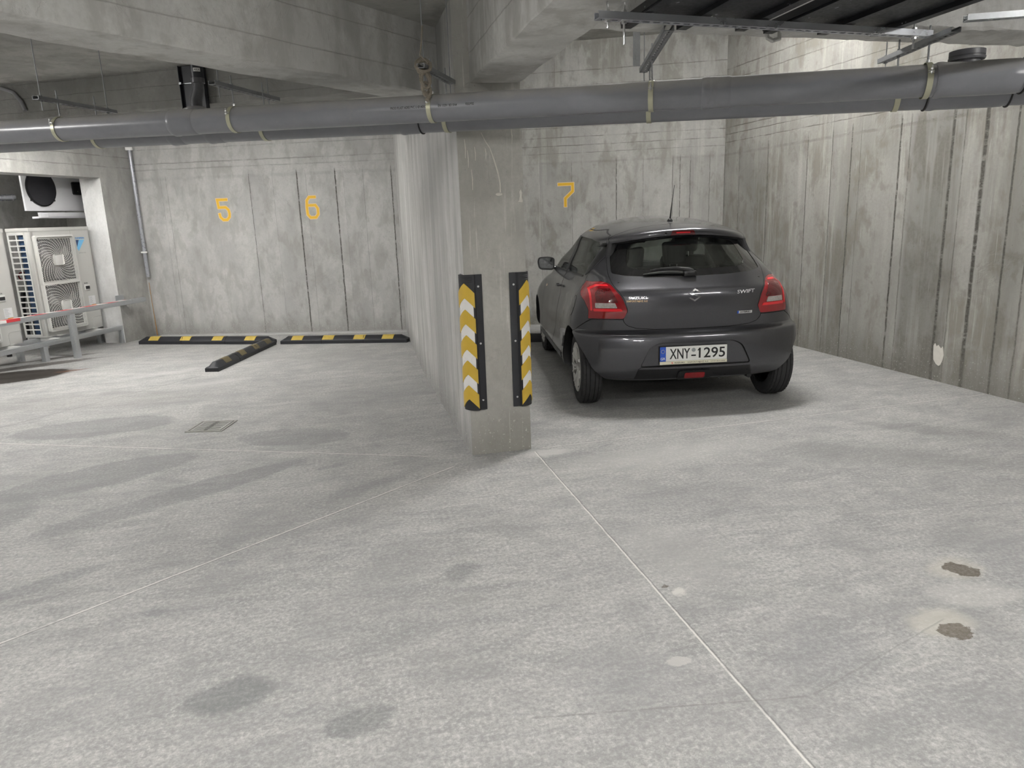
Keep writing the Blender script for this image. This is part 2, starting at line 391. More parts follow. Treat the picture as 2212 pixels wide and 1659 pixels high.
# left wall: pilaster by the corner, lintel over the plant niche, wall beyond
q0 = LW(-9, 0); q1 = LW(.62, 0)
o = wall('wall_left', (q0.x, q0.y), (q1.x, q1.y), 0, SLAB, .32, LM,
         holes=[(9., 9.62, 0, 2.215), (0, 9.62, 2.215, SLAB), (0, 3.6, 0, 2.215)])
o.data.materials.append(PALE)
for p in o.data.polygons:
    if p.normal.x < -.9 and abs(p.center.x-9.) < .01: p.material_index = 1
NM = concrete('niche_concrete', base=(.50, .495, .475), dark=(.26, .25, .22), vl=[(i*.31+.1, .005, .6) for i in range(9, 26)], L=9.8, seed=9, stain=.5, pores=.4)
q0 = LW(-9, 1.45); q1 = LW(1.2, 1.45)
wall('wall_niche_back', (q0.x, q0.y), (q1.x, q1.y), 0, SLAB, .2, NM)
q0 = LW(.9, 1.6); q1 = LW(.9, .3)
wall('wall_niche_end', (q0.x, q0.y), (q1.x, q1.y), 0, SLAB, .15, NM)
q0 = LW(-8.9, -.1)
wall('wall_far_left', (-10.5, q0.y+3), (-7.5, -7), 0, SLAB, .2, NM)
wall('wall_rear', (5.6, -6.2), (-9, -6.2), 0, SLAB, .2, concrete('rear_concrete', seed=10, stain=.4))
# ---- ceiling and beams
CE = concrete('ceiling_concrete', base=(.46, .455, .43), dark=(.26, .25, .225), seed=11, stain=.5, pores=.3, sc=1.)
BM = concrete('beam_concrete', base=(.62, .617, .595), dark=(.34, .333, .31), seed=12, stain=.55, pores=.5, boards=.19, light=.3)
mb = MB(); mb.box(-13, 1.155, -7, 16, SLAB, SLAB+.2); mb.box(1.155, 7, -7, 3.3, SLAB, SLAB+.2); mb.box(.9, 7, 3.2, 12, HIGH, HIGH+.2); mb.box(.9, 1.02, 4.9, 12, SLAB, HIGH)
struct('ceiling', mb, CE, smooth=0)
def rough_beam(name, pts, z0, z1, m, seed):
    """downstand beam from a plan polygon with slightly ragged lower arrises"""
    mb = MB().prism(pts, z0, z1)
    bmesh.ops.subdivide_edges(mb.bm, edges=[e for e in mb.bm.edges if e.calc_length() > .6], cuts=70, use_grid_fill=True)
    bmesh.ops.bevel(mb.bm, geom=[e for e in mb.bm.edges if abs(e.verts[0].co.z-z0) < 1e-4 and abs(e.verts[1].co.z-z0) < 1e-4 and len(e.link_faces) == 2 and abs(e.calc_face_angle(0)) > 1],
                    offset=.008, segments=1, affect='EDGES')
    rnd = random.Random(seed)
    for v in mb.bm.verts:
        if v.co.z < z0+.02: v.co += Vector((rnd.uniform(-.004, .004), rnd.uniform(-.004, .004), rnd.uniform(-.004, .006)))
    return struct(name, mb, m, smooth=40)
dA = Vector((1.75, 1.65)).normalized()
f0 = Vector((-.59, 3.84)); r0 = Vector((-.66, 4.215))
def onA(p, x): return (x, p.y+(x-p.x)*dA.y/dA.x)
rough_beam('trim_1', [onA(f0, -6.5), onA(f0, .80), onA(r0, .80), onA(r0, -6.5)], 2.334, SLAB+.02, BM, 1)
rough_beam('trim_2', [(.85, -6.2), (1.155, -6.2), (1.155, 4.475), (.85, 4.475)], 2.30, SLAB+.02, BM, 2)
rough_beam('trim_3', [(1.15, 2.99), (5.2, 3.2), (5.2, 3.48), (1.15, 3.26)], 2.31, HIGH+.02, BM, 3)
kD = (6.0-7.3)/(-.13+2.66)
rough_beam('trim_4', [(-5.6, 6.0+(-5.6+.13)*kD), (.80, 6.0+(.80+.13)*kD), (.80, 6.3+(.80+.13)*kD), (-5.6, 6.3+(-5.6+.13)*kD)], 2.46, SLAB+.02,
           concrete('dark_beam_concrete', base=(.33, .325, .31), dark=(.22, .215, .2), seed=13, stain=.4, pores=.3, boards=.11), 4)
# low kerb along the foot of the back walls
struct('baseboard_back', MB().prism([(-2.6, 11.42), (-2.62, 11.30), (.86, 10.08), (.88, 10.22)], 0, .012).prism([(1.02, 10.3), (1.02, 10.12), (4.8, 8.46), (4.86, 8.6)], 0, .05), PALE, smooth=0)
# ---- lamps
HOUS = plain('white_lamp_housing', (.75, .75, .74), .4)
def emis(name, c, s):
    m = bpy.data.materials.new(name); m.use_nodes = True; b = m.node_tree.nodes['Principled BSDF']
    b.inputs['Emission Color'].default_value = (*c, 1); b.inputs['Emission Strength'].default_value = s; b.inputs['Base Color'].default_value = (.8, .8, .8, 1)
    return m
def lamp(label, x, y, z, rot, power, ln=1.25, w=.10):
    r = thing('ceiling_lamp', label, 'lamp', (x, y, z), rot)
    obj('housing', MB().box(-ln/2, ln/2, -w/2, w/2, -.045, 0, bev=.008), HOUS, r)
    for s in (-1, 1): obj('tube', MB().cyl((-ln/2+.03, s*.03, -.062), (ln/2-.03, s*.03, -.062), .013, 10), emis('fluorescent_tube', (1., .985, .96), power/(pi*2*pi*.013*(ln-.06)*2)), r)
lamp('twin tube ceiling lamp above the near aisle', -.15, -.35, SLAB, 1.45, 66)
lamp('twin tube ceiling lamp over the left aisle', -3.4, .6, SLAB, 1.0, 66)
lamp('twin tube ceiling lamp beyond the left end of the diagonal beam', -4.3, 4.6, SLAB, .8, 52)
lamp('twin tube ceiling lamp beside the right wall', 3.7, .6, SLAB, .1, 32)
lamp('twin tube ceiling lamp over bay five', -3.0, 8.6, SLAB, -.33, 34)
lamp('twin tube ceiling lamp over bay six, nearer the fin wall', -1.5, 7.85, SLAB, -.33, 42)
lp = LW(-3.2, .42)
lamp('twin tube ceiling lamp just inside the opening of the plant niche', lp.x, lp.y, SLAB, A25, 30)
lp = LW(-2.4, 1.05)  # extra unseen lamp, added to brighten the back wall of the niche
lamp('added unseen twin tube lamp brightening the back wall of the plant niche', lp.x, lp.y, SLAB, A25, 26)
lamp('twin tube ceiling lamp high above the car', 2.9, 5.7, HIGH, 0, 76)
lamp('twin tube ceiling lamp high by the right wall', 4.0, 6.6, HIGH, 1.5, 12)
lamp('twin tube ceiling lamp near the rear wall', .0, -4.2, SLAB, 0, 60)
W = bpy.data.worlds.new('world'); SC.world = W; W.use_nodes = True
W.node_tree.nodes['Background'].inputs[0].default_value = (.9, .95, 1, 1); W.node_tree.nodes['Background'].inputs[1].default_value = .02
# ---- camera
p, y, r = radians(13.09), radians(13.08), radians(2.08)
fw = Vector((sin(y)*cos(p), cos(y)*cos(p), -sin(p))); ri = Vector((cos(y), -sin(y), 0)); up = ri.cross(fw)
cx = ri*cos(r)-up*sin(r); cy = ri*sin(r)+up*cos(r)
cd = bpy.data.cameras.new('camera'); cam = link(bpy.data.objects.new('camera', cd))
M = Matrix((cx, cy, -fw)).transposed().to_4x4(); M.translation = Vector((0, 0, 1.525)); cam.matrix_world = M
cd.sensor_fit = 'HORIZONTAL'; cd.sensor_width = 36; cd.lens = 1557/2212*36; cd.clip_start = .05
SC.camera = cam
SC.view_settings.view_transform = 'Standard'; SC.view_settings.look = 'None'; SC.view_settings.gamma = 1; SC.view_settings.exposure = EXPO
# ================================================================ pipes and hangers
def pvc(name, col, rough=.28, dust=.75):
    t = NT(name); g = t.N.new('ShaderNodeNewGeometry').outputs['Normal']
    nz = t.sep(g)[2]; n = t.noise(t.tc, 7, 6, .65); n2 = t.noise(t.tc, 45, 4, .7)
    c = t.mix(t.mapr(n, .35, .7), col, tuple(x*.88 for x in col))
    d = t.math('MULTIPLY', t.mapr(t.math('ADD', nz, t.math('MULTIPLY', t.math('SUBTRACT', n, .5), .9)), .15, .75), dust)
    d = t.math('MAXIMUM', d, t.mapr(n, .62, .72, 0, .28))
    d = t.math('MULTIPLY', d, t.mapr(n2, .2, .6, .75, 1))
    c = t.mix(d, c, (.36, .345, .325))
    return t.done(c, t.mapr(d, 0, .6, rough, .8), 0, t.bump(n2, .08, .002))
PVC = pvc('grey_pvc', (.225, .228, .250)); PVCD = pvc('dark_grey_pvc', (.11, .11, .12), .4, .4)
def galv(name, c=(.62, .64, .66), rough=.35):
    t = NT(name); v = t.vor(t.tc, 60); n = t.noise(t.tc, 14, 4, .6)
    return t.done(t.mix(t.mapr(v, 0, .6), c, tuple(x*.92 for x in c)), t.mapr(n, .3, .7, rough-.06, rough+.16), .85)
GALV = galv('galvanised_steel'); STRAP = plain('yellow_passivated_strap', (.52, .51, .38), .38, .45); ZINC = galv('dull_zinc', (.34, .35, .36), .5)
BOLT = plain('bright_bolt', (.7, .7, .7), .3, .9); BLKR = plain('black_rubber_gasket', (.012, .012, .012), .6)
PA = Vector((-1.111, 5.066, 2.151)); PD = Vector((.879, -.476, -.020)).normalized(); PN = Vector((.476, .879, 0)).normalized()
PU = PD.cross(PN); PU = PU if PU.z > 0 else -PU
R1 = .071
def PX(s, n=0., u=0.): return PA + PD*s + PN*n + PU*u
OFF = (.26, -.025)   # second pipe, behind and a little lower
SPX = {134: -.584, 508: .680, 934: 1.920, 1406: 3.096, 1998: 4.34}
def frame(origin, d=PD):
    z = d.normalized(); x = PU - z*PU.dot(z); x.normalize(); y = z.cross(x)
    M = Matrix((x, y, z)).transposed().to_4x4(); M.translation = origin; return M
def pipe_run(name, label, n, u, r, parts):
    root = thing(name, label, 'pipe', PX(-.5, n, u))
    mb = MB().tube([PX(-5.3, n, u), PX(4.4, n, u), PX(6.95, n, u)], r, 56)
    obj('pipe_length', mb, PVC, root, world=True)
    for kind, a, b, rr in parts:
        if kind == 'socket':
            M = frame(PX(a, n, u)); L = b-a
            pr = [(r-.002, 0), (rr-.002, .002), (rr+.002, .012), (rr+.002, .03), (rr-.001, .045), (rr-.001, L-.05), (r+.003, L-.01), (r-.002, L)]
            obj('pipe_socket', MB().lathe(pr, 56, M), PVC, root, world=True)
        if kind == 'ring':
            M = frame(PX(a, n, u)); L = b-a
            obj('gasket_ring', MB().lathe([(r-.003, 0), (rr, .001), (rr, L-.001), (r-.003, L)], 56, M), BLKR, root, world=True)
    return root
p1 = pipe_run('drain_pipe', 'nearer thick grey plastic drain pipe with printed lettering, hung across the ceiling', 0, 0, R1,
              [('socket', 3.37, 3.46, .0745), ('socket', .25, .43, .0765), ('socket', 3.34, 3.48, .0755), ('socket', 4.37, 4.72, .076), ('ring', 4.725, 4.732, .0785)])
# inspection opening with screw cap, pointing up
s0 = 4.505
M = Matrix.Translation(PX(s0, .02, 0)); 
cap = obj('inspection_cap', MB().lathe([(.055, .03), (.055, .080), (.072, .081), (.075, .087), (.075, .092), (.070, .093), (.070, .097), (.073, .099), (.073, .121), (.067, .123), (.064, .119), (0, .118)], 56, M), PVCD, p1, world=True)
p2 = pipe_run('drain_pipe', 'rear grey plastic drain pipe half hidden behind the nearer one', OFF[0], OFF[1], R1,
              [('socket', .30, .42, .0765), ('socket', .02, .13, .0765), ('socket', 1.62, 1.74, .0765), ('ring', 1.75, 1.757, .078), ('ring', 4.40, 4.407, .079), ('socket', 4.41, 4.75, .0765), ('ring', 4.76, 4.767, .079), ('socket', 5.02, 5.2, .076)])
# branch rising from the rear pipe
b0 = PX(.225, OFF[0], OFF[1])
M = Matrix.Translation(b0)
obj('branch_socket', MB().lathe([(.070, .02), (.071, .10), (.076, .105), (.079, .11), (.079, .135), (.074, .14), (.060, .142), (.055, .15), (.03, .152)], 40, M), PVC, p2, world=True)
mb = MB().tube([b0+V(.005, 0, .13), b0+V(.008, .0, .19), b0+V(.03, .0, .25), b0+V(.032, 0, .32)], [.036, .036, .034, .034], 24)
mb.lathe([(.034, .0), (.041, .002), (.041, .03), (.034, .032)], 30, Matrix.Translation(b0+V(.032, 0, .29)))
obj('branch_elbow', mb, PVCD, p2, world=True)
mb = MB().cyl(b0+V(.032, 0, .30), b0+V(.032, 0, .60), .031, 28).lathe([(.031, 0), (.038, .002), (.038, .09), (.031, .092)], 30, Matrix.Translation(b0+V(.032, 0, .315)))
BLKP = plain('black_plastic_pipe', (.022, .024, .03), .4)
up_ = obj('branch_pipe', mb, BLKP, p2, world=True)
WHL = plain('white_label', (.8, .8, .78), .5)
c_ = b0+V(.032, 0, .365); tocam = (Vector((0, 0, 1.5))-c_); tocam.z = 0; tocam.normalize(); a0 = atan2(tocam.y, tocam.x)
mb = MB(); k = 8
R_ = [[c_+V(cos(a0+(i/k-.5)*1.1)*.0388, sin(a0+(i/k-.5)*1.1)*.0388, z) for i in range(k+1)] for z in (-.010, .012)]
mb.loft(R_, cap=False, closed=False); obj('pipe_label', mb, WHL, p2, world=True)
mb = MB(); tm = text_mesh('AKA', .017)
for v in tm.vertices:
    a = a0 + v.co.x/.039; v.co = c_+V(cos(a)*.0393, sin(a)*.0393, v.co.y)
obj('label_print', tm, BLKR, p2, world=True)
# printed line along the nearer pipe
def wrap_text(body, size, s_mid, ang, parent, m, xs=1.):
    me = text_mesh(body, size, xs=xs, bold=.0004)
    for v in me.vertices:
        a = ang + v.co.y/(R1+.0006)
        v.co = PA + PD*(s_mid+v.co.x) + (-PN*cos(a)+PU*sin(a))*(R1+.0006)
    return obj('pipe_print', me, m, parent, world=True)
INK = plain('black_print', (.01, .01, .01), .6)
wrap_text('PROD PLAST ADEE PVC U Ø140X3', .0170, 1.805, .02, p1, INK, xs=.80)
wrap_text('EN 13291 BD SN4', .0170, 2.03, .03, p1, INK, xs=.82)
wrap_text('9353*02', .0170, 2.155, .04, p1, INK, xs=.82)
# ---- hangers: slotted channel on threaded rods, straps round both pipes
def rod(mb, a, b, r=.0042): return mb.cyl(a, b, r, 8)
def nut(mb, p, r=.009, h=.007): return mb.lathe([(0, -h/2), (r, -h/2), (r, h/2), (0, h/2)], 6, Matrix.Translation(Vector(p)))
def channel(mb, a, b, w=.041, h=.022, t=.0025, slots=True, up=True):
    """C-section strut from a to b (bottom centre line), slots along the bottom"""
    a = Vector(a); b = Vector(b); d = b-a; L = d.length; ang = atan2(d.y, d.x)
    M = Matrix.Translation(a) @ Matrix.Rotation(ang, 4, 'Z') @ Matrix.Rotation(-atan2(d.z, sqrt(d.x**2+d.y**2)), 4, 'Y')
    for s in (-1, 1):
        mb.box(0, L, s*w/2-t/2, s*w/2+t/2, 0, h, M); mb.box(0, L, s*(w/2-.004)-.004, s*(w/2-.004)+.004, h-t, h, M)
    if not slots: mb.box(0, L, -w/2, w/2, 0, t, M)
    else:
        for s in (-1, 1): mb.box(0, L, min(s*w/2, s*.007), max(s*w/2, s*.007), 0, t, M)
        x = 0.
        while x < L:
            mb.box(x, min(L, x+.016), -.0072, .0072, 0, t, M); x += .045
    return mb
def strap(s, n, u, root, zc):
    c = PX(s, n, u); M = frame(c-PD*.0125); r = R1+.0035
    if abs(s-4.34) < .2 and n < .1: r += .004
    st = obj('pipe_strap', MB().lathe([(r-.002, 0), (r+.0005, 0), (r+.0005, .025), (r-.002, .025)], 56, M), STRAP, root, world=True)
    mb = MB()
    p = c - PN*(r+.004)*cos(.35) + PU*(r+.004)*sin(.35)
    q = c - PN*(r+.016)*cos(.35) + PU*(r+.016)*sin(.35)
    Mb = frame(p-PD*.012)
    mb.cyl(q-PU*.016, q+PU*.022, .003, 8); nut(mb, q+PU*.006, .0065, .006); nut(mb, q-PU*.008, .0065, .006)
    for k in (-.003, .004):
        mb.cyl(p+PU*k-PD*.012, p+PU*k+PD*.012, .0022, 6); mb.box(-.012, .012, -.006, .006, -.0012, .0012, frame(q+PU*k, PU))
    obj('strap_bolt', mb, BOLT, root, world=True)
    obj('strap_nut', nut(MB(), c+PU*(r+.006), .008, .012), BOLT, root, world=True)
    mb = MB(); rod(mb, c+PU*r, (c.x, c.y, zc+.075)); nut(mb, (c.x, c.y, zc-.004)); nut(mb, (c.x, c.y, zc+.028))
    obj('threaded_rod', mb, ZINC, root, world=True)
HG = 'slotted steel hangers carrying the two drain pipes'
def hanger(label, s, e0, e1, z, rods, ds=.035):
    e0 = Vector((*e0, z)); e1 = Vector((*e1, z)); c = PX(s)
    root = thing('pipe_hanger', label, 'pipe hanger', (c.x, c.y, z), 0, HG)
    obj('slotted_channel', channel(MB(), e0, e1), ZINC, root, world=True)
    d = (e1-e0).normalized()
    for t_, h in rods:
        q = e0+(e1-e0)*t_; mb = MB(); rod(mb, q+V(0, 0, -.06), (q.x, q.y, h), .003); nut(mb, q-V(0, 0, .004)); nut(mb, q+V(0, 0, .027))
        obj('ceiling_rod', mb, ZINC, root, world=True)
    strap(s, 0, 0, root, z)
    # where the second pipe's strap rod meets the channel
    strap(s+ds, OFF[0], OFF[1], root, z)
    return root
hanger('slotted steel pipe hanger furthest left, holding both drain pipes', -.584, (-1.70, 5.21), (-1.42, 5.82), 2.32, [(.06, SLAB), (.9, SLAB)])
hanger('slotted steel pipe hanger just right of the black branch pipe', .680, (-.60, 4.595), (-.29, 5.18), 2.305, [(.09, SLAB), (.85, SLAB)])
hanger('slotted steel pipe hanger beside the concrete column with rope tied round it', 1.920, (.505, 4.0), (.742, 4.46), 2.29, [(.1, SLAB), (.93, SLAB)], -.01)
hanger('slotted steel pipe hanger under the silver channel between column and corner', 3.096, (1.44, 3.04), (1.709, 3.921), 2.262, [(.96, SLAB)], -.03)
hanger('slotted steel pipe hanger furthest right, bolted under the end of the silver channel', 4.34, (2.655, 2.80), (2.82, 3.44), 2.225, [(.93, HIGH)], -.068)
# ---- channels and black trays, upper right
SIL = plain('bright_galvanised_channel', (.66, .68, .73), .30, .8, .05, 12)
def trap(label, a, b, z, rods):
    root = thing('channel_support', label, 'steel channel', (*a, z), 0)
    a3 = Vector((*a, z)); b3 = Vector((*b, z))
    mb = MB(); channel(mb, a3, b3, .041, .026, .0025, slots=True)
    d = (b3-a3).normalized()
    obj('channel_length', mb, SIL, root, world=True)
    for x, lo in rods:
        q = a3+d*x; m2 = MB(); rod(m2, (q.x, q.y, z-lo), (q.x, q.y, 2.302 if q.x < 1.16 else SLAB-.001), .0048); nut(m2, (q.x, q.y, z-.006), .011, .009); nut(m2, (q.x, q.y, z+.032), .011, .009)
        m2.box(q.x-.014, q.x+.014, q.y-.014, q.y+.014, z+.026, z+.028).box(q.x-.014, q.x+.014, q.y-.014, q.y+.014, z-.002, z)
        obj('threaded_rod', m2, BOLT, root, world=True)
    return root
trap('bright galvanised channel hung level across under the black trays', (1.03, 2.80), (2.66, 2.955), 2.238, [(.045, .03), (.115, .085), (1.55, .05)])
trap('second galvanised channel at the top right corner, nearer than the long one', (.98, 2.11), (3.2, 2.33), 2.238, [(.05, .03), (2.17, .03)])
t = NT('black_tray_steel'); n = t.noise(t.tc, 60, 3, .6); s_ = t.mapr(t.noise(t.tc, 26, 2, .5), .72, .74)
BLK = t.done(t.mix(s_, (.006, .0065, .009), (.40, .40, .43)), t.mapr(n, .3, .7, .30, .42), .0, t.bump(n, .05, .001))
def tray(label, x0, x1, bars, y1, y1b):
    root = thing('cable_tray', label, 'cable tray', ((x0+x1)/2, 1.8, 2.30), 0, 'black trays over the silver channels')
    mb = MB().box(x0+.01, x1-.01, .6, y1, 2.288, 2.298)
    for k in range(1, 6): mb.box(x0+.01, x1-.01, y1-k*.42, y1-k*.42+.02, 2.298, 2.31)
    obj('tray_sheet', mb, BLK, root, world=True)
    for bx in bars:
        mb = MB().box(bx-.022, bx+.022, .6, y1b, 2.268, 2.271).box(bx-.022, bx-.019, .6, y1b, 2.271, 2.288).box(bx+.019, bx+.022, .6, y1b, 2.271, 2.288)
        obj('tray_runner', mb, BLK, root, world=True)
    for bx in (x0, x1): obj('tray_side', MB().box(bx-.002, bx+.002, .6, y1, 2.276, 2.305), BLK, root, world=True)
    for bx in bars[:2]:
        for yy in (2.35, 2.62, 2.9): obj('tray_bolt', MB().ball((bx+.06, yy, 2.287), .005, 8), BOLT, root, world=True)
tray('left black tray, its end resting on the silver channel', 1.225, 1.80, (1.25, 1.50, 1.775), 3.04, 3.05)
tray('right black tray, beside the inspection cap end of the silver channel', 1.90, 2.50, (1.93, 2.20, 2.475), 3.07, 3.08)
tb = thing('black_hose', 'black corrugated hose lying along the left end of the left black tray', 'hose', (1.3, 2.6, 2.36))
obj('hose_length', MB().tube([(1.20, .8, 2.345), (1.20, 2.4, 2.345), (1.19, 2.6, 2.345), (1.17, 2.68, 2.335)], .022, 14), BLK, tb, world=True)
hk = obj('hooked_conduit', MB().tube([(2.04, 3.16, 2.30), (2.02, 3.13, 2.262), (1.98, 3.12, 2.250), (1.955, 3.12, 2.262), (1.95, 3.13, 2.30)], .010, 10), plain('pale_conduit', (.5, .5, .48), .5))
tag(hk, 'short bent pale conduit poking out under the long silver channel', 'conduit')
sq = obj('support_bracket', channel(MB(), (2.62, 2.72, 2.246), (2.86, 2.62, 2.246), .041, .024), GALV)
tag(sq, 'short open channel offcut beside the right end of the long silver channel', 'bracket')
# perforated upright behind the hanger near the tray
mb = MB(); M = Matrix.Translation((1.66, 3.90, 2.29)) 
mb.box(-.02, .02, -.0015, .0015, 0, .42, M)
for k in range(7): mb.box(-.006, .006, -.003, .003, .03+k*.055, .055+k*.055, M)
o = obj('perforated_bracket', mb, ZINC); tag(o, 'upright perforated steel strip behind the pipe hanger under the trays', 'bracket')
# rope bundle round the hanger rod by the column
ROPE = plain('dusty_rope', (.235, .205, .165), .95, 0, .35, 90, .8)
mb = MB(); c = Vector((.53, 4.035, 2.26)); rnd = random.Random(5)
def loop(cc, rx, rz, tw, n=22, r=.0085):
    pts = []
    for k in range(n):
        a = 2*pi*k/n; pts.append(cc+V(rx*cos(a), rx*.6*sin(a+tw), rz*sin(a))+V(*(rnd.uniform(-.003, .003) for _ in range(3))))
    mb.tube(pts, r, 8, closed=True)
loop(c+V(-.008, 0, .05), .040, .035, .4); loop(c+V(-.010, 0, .04), .034, .030, 1.2); loop(c+V(0, 0, -.015), .026, .050, .9); loop(c+V(0, 0, -.04), .022, .055, 2.); loop(c+V(.004, 0, -.07), .020, .035, .2)
mb.tube([c+V(.02, 0, .06), c+V(-.02, .01, .10), c+V(-.01, -.01, .16), c+V(.0, 0, .24)], .004, 8)
mb.tube([c+V(-.01, 0, -.08), c+V(.01, -.01, -.11), c+V(.0, -.02, -.125)], .012, 8)
o = obj('rope_bundle', mb, ROPE); tag(o, 'dusty knotted rope tied round the hanger rod beside the column', 'rope')
# black strip on the dark rear beam and bent conduit on it
fD = Vector((-.13+2.66, 6.0-7.3, 0)).normalized(); nD = Vector((fD.y, -fD.x, 0)); nD = nD if nD.y < 0 else -nD
def DP(px, z, off): 
    b = Vector((-.13, 6.0, 0)); k = (px-b.x)/fD.x; q = b+fD*k+nD*off; return Vector((q.x, q.y, z))
a_ = atan2(fD.y, fD.x)
root = thing('vertical_tray', 'black vertical cable tray on the dark rear beam behind the branch pipe', 'cable tray', DP(-1.04, 2.39, .03), a_)
obj('tray_sheet', MB().box(0, .215, -.02, .0, -.0, .355).box(0, .004, -.045, 0, 0, .355).box(.211, .215, -.045, 0, 0, .355), BLKP, root)
obj('tray_joint', MB().box(.01, .205, -.027, -.02, .225, .231).box(.0, .02, -.05, -.045, .22, .235).box(.15, .165, -.03, -.02, .215, .23), GALV, root)
COND = plain('grey_conduit', (.30, .30, .31), .5)
o = obj('bent_conduit', MB().tube([DP(-3.3, 2.735, .3), DP(-2.8, 2.735, .10), DP(-2.60, 2.72, .03), DP(-2.50, 2.68, .02), DP(-2.44, 2.6, .02), DP(-2.42, 2.53, .02)], .016, 12), COND)
tag(o, 'grey conduit bending from the ceiling down the dark rear beam at far left', 'conduit')
# conduit down the bay corner
root = thing('corner_conduit', 'vertical grey conduit ending halfway down in the left bay corner', 'conduit', (-2.66, 11.40, .9))
obj('conduit_pipe', MB().cyl((-2.665, 11.385, .86), (-2.665, 11.385, SLAB), .026, 18), plain('shiny_conduit', (.36, .37, .40), .3, .3), root, world=True)
obj('pipe_clip', MB().box(-2.705, -2.625, 11.352, 11.415, 1.20, 1.222, bev=.003), WHL, root, world=True)
obj('pipe_clip', MB().box(-2.71, -2.62, 11.35, 11.415, 2.60, 2.64, bev=.003), WHL, root, world=True)
# ================================================================ the car
def pchip(xs, ys):
    n = len(xs); h = [xs[i+1]-xs[i] for i in range(n-1)]; dl = [(ys[i+1]-ys[i])/h[i] for i in range(n-1)]
    d = [0.]*n
    for i in range(1, n-1):
        if dl[i-1]*dl[i] > 0:
            w1 = 2*h[i]+h[i-1]; w2 = h[i]+2*h[i-1]; d[i] = (w1+w2)/(w1/dl[i-1]+w2/dl[i])
    d[0] = dl[0]; d[-1] = dl[-1]
    def f(x):
        if x <= xs[0]: return ys[0]
        if x >= xs[-1]: return ys[-1]
        i = 0
        while x > xs[i+1]: i += 1
        t = (x-xs[i])/h[i]
        return ((1+2*t)*(1-t)**2*ys[i] + t*(1-t)**2*h[i]*d[i] + t*t*(3-2*t)*ys[i+1] + t*t*(t-1)*h[i]*d[i+1])
    return f
def prof(*p): return pchip([a for a, b in p], [b for a, b in p])
Wf = prof((.24, .86), (.27, .905), (.34, .922), (.42, .927), (.5, .926), (.6, .917), (.7, .900), (.8, .876), (.88, .846), (.94, .808), (1.0, .768), (1.05, .750), (1.1, .737), (1.2, .706), (1.3, .672), (1.35, .655),
          (1.39, .632), (1.42, .598), (1.44, .555), (1.455, .50), (1.468, .40), (1.477, .28), (1.484, .10))
Rf = prof((.24, -.375), (.25, -.40), (.265, -.42), (.30, -.440), (.36, -.466), (.42, -.472), (.5, -.472), (.57, -.466), (.60, -.458), (.612, -.447), (.625, -.405), (.64, -.378), (.70, -.388), (.8, -.400), (.88, -.398), (.935, -.382), (.955, -.362),
          (.99, -.328), (1.035, -.288), (1.1, -.232), (1.2, -.150), (1.3, -.070), (1.322, -.052), (1.328, -.085), (1.336, -.108), (1.355, -.114), (1.374, -.110), (1.386, -.092), (1.394, -.048), (1.41, .045), (1.43, .20), (1.45, .385), (1.465, .56), (1.477, .76), (1.484, .90))
Ff = prof((.2, 3.12), (.3, 3.22), (.5, 3.27), (.6, 3.25), (.7, 3.16), (.78, 3.00), (.84, 2.84), (.9, 2.62), (.94, 2.46), (.97, 2.37), (1.0, 2.30), (1.1, 2.10), (1.2, 1.90), (1.3, 1.68), (1.38, 1.48), (1.43, 1.33), (1.46, 1.2), (1.477, 1.09), (1.484, 1.0))
Lr = prof((.2, .38), (.6, .40), (.9, .42), (1.0, .42), (1.2, .42), (1.34, .44), (1.39, .5), (1.45, .55), (1.477, .16), (1.484, .05))
Lf = prof((.2, .7), (.6, .8), (.9, .8), (1.0, .55), (1.3, .45), (1.45, .4), (1.477, .15), (1.484, .05))
NE = 2.55
def haunch(y, z):
    A = .040*max(0., min(1, (z-.34)/.15))*max(0, min(1, (.97-z)/.15))
    return -A*(1-math.exp(-(max(0, y+.05)/.50)**2)-math.exp(-((y-2.45)/.5)**2))
def taper(y, z):
    k = max(0., min(1., (z-1.03)/.27)); q = max(0., min(1., (.55-y)/.6))
    return 1-.085*k*q*q*(3-2*q)
def outline(z, zo=None, o=0., wmax=9., ro=0., fmax=9., N1=22, N2=26):
    zz = z if zo is None else zo
    W_ = min(Wf(zz)-o, wmax); R_ = Rf(zz)+o+ro; F_ = min(Ff(zz)-o, fmax); lr = Lr(zz); lf = Lf(zz)
    ya = R_+lr; yb = max(F_-lf, ya+.02)
    half = []
    for i in range(N1+1):
        th = pi/2*i/N1; sx = sin(th)**(2/NE); cy_ = cos(th)**(2/NE) if i < N1 else 0
        half.append((W_*sx, R_+lr*(1-cy_)))
    for i in range(1, N2):
        half.append((W_, ya+(yb-ya)*i/N2))
    for i in range(N1+1):
        th = pi/2*(1-i/N1); sx = sin(th)**(2/NE) if i < N1 else 0; cy_ = cos(th)**(2/NE) if i > 0 else 0
        half.append((W_*sx, F_-(F_-yb)*(1-cy_)))
    half = [(x+(haunch(y, zz)*min(1, (x/W_)**4) if wmax > 5 and W_ > 0 else 0), y) for x, y in half]
    half = [(x*taper(y, zz), y) for x, y in half]
    pts = [(x, y, z) for x, y in half] + [(-x, y, z) for x, y in half[-2:0:-1]]
    return pts
